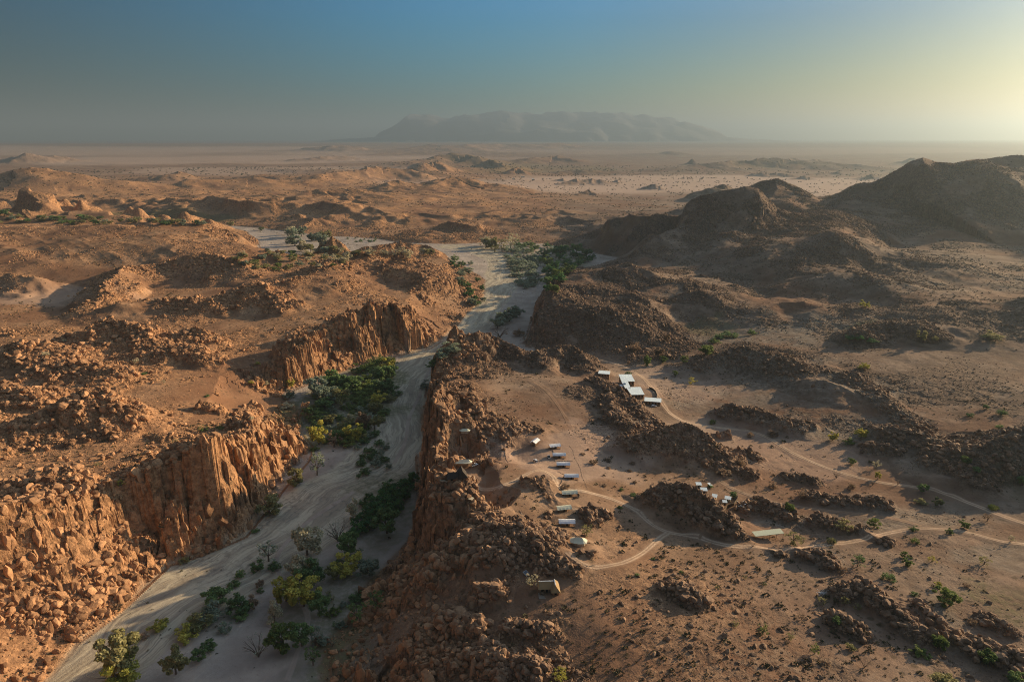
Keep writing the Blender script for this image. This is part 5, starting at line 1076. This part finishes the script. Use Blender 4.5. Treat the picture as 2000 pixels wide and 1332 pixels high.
def wall_line(name, pts, h, th, mat, label, cat, zoff=0.):
    w_ = [hit(a, b) for a, b in pts]; x0, y0, z0 = w_[0]; V_, F_ = [], []
    res = []
    for i in range(len(w_) - 1):
        for k in range(6): s = k / 6; res.append([w_[i][j] * (1 - s) + w_[i + 1][j] * s for j in range(3)])
    res.append(list(w_[-1])); n = len(res)
    for i, p in enumerate(res):
        a, b = res[max(i - 1, 0)], res[min(i + 1, n - 1)]; dx, dy = b[0] - a[0], b[1] - a[1]; L = math.hypot(dx, dy) + 1e-9; nx_, ny_ = dy / L * th, -dx / L * th; zz = float(gz(p[0], p[1])) + zoff
        for (s, z) in ((-1, zz - .6), (1, zz - .6), (1, zz + h), (-1, zz + h)): V_.append((p[0] + nx_ * s - x0, p[1] + ny_ * s - y0, z - z0))
    for i in range(n - 1):
        for k in range(4): F_.append((i * 4 + k, i * 4 + (k + 1) % 4, i * 4 + 4 + (k + 1) % 4, i * 4 + 4 + k))
    F_ += [(0, 1, 2, 3), tuple(4 * (n - 1) + k for k in (3, 2, 1, 0))]
    return mob(name, V_, F_, mat, label=label, cat=cat, loc=(x0, y0, z0))
wall_line('terrace_wall', [(882, 931), (870, 929), (858, 931), (850, 936), (852, 941), (862, 944), (880, 943)], .8, .2, M['cwall'], 'low curved cream wall round the pool terrace', 'wall')
t = thing('plunge_pool', 858, 937, 'small blue plunge pool inside the curved terrace wall', 'pool'); mob('rim', *cylv(0, 0, 1.5, -.3, .35, 16), M['cwall'], t); mob('water', *cylv(0, 0, 1.3, .2, .36, 16), M['water'], t)
wall_line('screen_fence', [(1268, 759), (1275, 762), (1280, 767), (1283, 774), (1282, 779)], 1.7, .1, M['dark'], 'curved dark screen fence between the lodge and the road', 'fence')
wall_line('reed_fence', [(1408, 989), (1420, 992), (1433, 988), (1440, 978), (1441, 968)], 2.0, .12, M['reed'], 'curved brown reed fence around the lower huts', 'fence')
wall_line('round_pen', [(1118, 970), (1121, 966), (1127, 965), (1132, 968), (1131, 973), (1125, 975), (1119, 973)], .7, .12, M['reed'], 'small round pen attached to the cream tent by the track', 'pen')
t = thing('wooden_deck', 904, 769, 'square wooden viewing deck on the rocky ridge above the river', 'deck', -3)
mob('planks', *vbox(-3.4, 3.4, -2.4, 2.4, .9, 1.05), M['wood'], t)
for x in (-3, 0, 3):
    for y in (-2.1, 2.1): mob('post', *cylv(x, y, .12, -1.5, .9, 6), M['wood'], t)
for k, (px, py) in enumerate([(1440, 981), (1444, 985), (1448, 983), (1452, 981), (1447, 989), (1455, 987), (1451, 991), (1443, 990)]):
    x, y, z = hit(px, py); rr = random.Random(k)
    me = mesh_np('sack', RT2[k][0] * [.75, .55, .5], RT2[k][1], 3, M['sack']); me.shade_smooth()
    o = link('sack', me, label='bulging white sack dumped outside the reed fence', cat='sack', group='white sacks outside the reed fence', loc=(x, y, z + .3)); o.rotation_euler = (0, 0, rr.uniform(0, 6))
# heap of white stone
x, y, z = hit(1606, 1159); rr = np.random.default_rng(5); VV, FF, off_ = [], [], 0
for k in range(120):
    v, f = RT1[k % 8]; a = rr.uniform(0, 6.28); d = abs(rr.normal()) * 1.3; s = rr.uniform(.12, .38) * (1.3 if d < .9 else .8)
    px_, py_ = d * math.cos(a) * 1.2, d * math.sin(a); VV.append(v * s + [px_, py_, max(0, .8 - d * .6) * rr.uniform(0, 1) + float(gz(x + px_, y + py_)) - z]); FF.append(f + off_); off_ += len(v)
me = mesh_np('stone_heap', np.concatenate(VV), np.concatenate(FF), 3, M['salt']); link('stone_heap', me, label='bright white stone heap alone on the red gravel flat', kind='stuff', loc=(x, y, z))
# low stone borders of the paths
def border(pts, label, sz_=.38, step=.55):
    w_ = [hit(a, b) for a, b in pts]; x0, y0, z0 = w_[0]; VV, FF, off_ = [], [], 0; rr = np.random.default_rng(int(pts[0][0]))
    for i in range(len(w_) - 1):
        L = math.hypot(w_[i + 1][0] - w_[i][0], w_[i + 1][1] - w_[i][1]); n = max(2, int(L / step))
        for k in range(n):
            s = k / n; x = w_[i][0] * (1 - s) + w_[i + 1][0] * s + rr.normal() * .12; y = w_[i][1] * (1 - s) + w_[i + 1][1] * s + rr.normal() * .12
            v, f = RT1[int(rr.integers(8))]; q = sz_ * rr.uniform(.7, 1.3); VV.append(v * q + [x - x0, y - y0, float(gz(x, y)) + q * .3 - z0]); FF.append(f + off_); off_ += len(v)
    me = mesh_np('stone_border', np.concatenate(VV), np.concatenate(FF), 3, M['stone']); link('stone_border', me, label=label, cat='stone border', loc=(x0, y0, z0))
border([(925, 957), (935, 969), (945, 985), (955, 992), (976, 999)], 'stone border winding down from the dark thatched house')
border([(1015, 997), (1030, 1010), (1036, 1022), (1046, 1032), (1062, 1040), (1073, 1053), (1081, 1065), (1094, 1071), (1080, 1077)], 'stone border of the long footpath down to the oval tent')
border([(1112, 872), (1119, 880), (1121, 893), (1128, 905), (1134, 918), (1137, 932), (1143, 945), (1147, 958)], 'curved stone border on the right of the white tents', .24, .8)
border([(1078, 876), (1083, 889), (1084, 902), (1120, 900)], 'stone border left of the upper white tents')
border([(1090, 921), (1103, 928), (1096, 943), (1092, 950)], 'short stone border left of the farthest right tent')
border([(1113, 1090), (1128, 1101), (1150, 1107), (1162, 1105)], 'stone border on the track bend below the oval tent')
# far village
for px, py, w_, lb in ((1021, 347, 22, 'tiny white house in the far village'), (1003, 351, 14, 'tiny pale house left in the far village'), (1041, 352, 14, 'tiny pale house right in the far village')):
    hut(px, py, w_, 10, 6, 10, lb)
# ------------------------------------------------------------------ haze
def box_mesh(name, x0, x1, y0, y1, z0, z1):
    v = [(x, y, z) for z in (z0, z1) for (x, y) in ((x0, y0), (x1, y0), (x1, y1), (x0, y1))]
    f = [(0, 3, 2, 1), (4, 5, 6, 7), (0, 1, 5, 4), (1, 2, 6, 5), (2, 3, 7, 6), (3, 0, 4, 7)]
    me = bpy.data.meshes.new(name); me.from_pydata(v, [], f); return me
hm = bpy.data.materials.new('haze'); hm.use_nodes = True; hn = hm.node_tree
for n in list(hn.nodes):
    if n.type != 'OUTPUT_MATERIAL': hn.nodes.remove(n)
# fine blue air plus coarser warm dust that scatters sunlight forward
pv = hn.nodes.new('ShaderNodeVolumePrincipled'); pv.inputs['Color'].default_value = (.10, .50, 1.0, 1)
pv.inputs['Density'].default_value = 2.8e-5; pv.inputs['Anisotropy'].default_value = .0
pd = hn.nodes.new('ShaderNodeVolumePrincipled'); pd.inputs['Color'].default_value = (.76, .70, .50, 1)
pd.inputs['Density'].default_value = 3.9e-5; pd.inputs['Anisotropy'].default_value = .82
ad = hn.nodes.new('ShaderNodeAddShader'); hn.links.new(pv.outputs[0], ad.inputs[0]); hn.links.new(pd.outputs[0], ad.inputs[1])
hn.links.new(ad.outputs[0], [n for n in hn.nodes if n.type == 'OUTPUT_MATERIAL'][0].inputs['Volume'])
hz = box_mesh('haze', -63000, 63000, -63000, 63000, float(Z.min()) - 1.5, 1300)
hm.cycles.volume_sampling = 'DISTANCE'
hz.materials.append(hm)
link('haze', hz, label='thin warm dust haze hanging over the desert', kind='stuff')
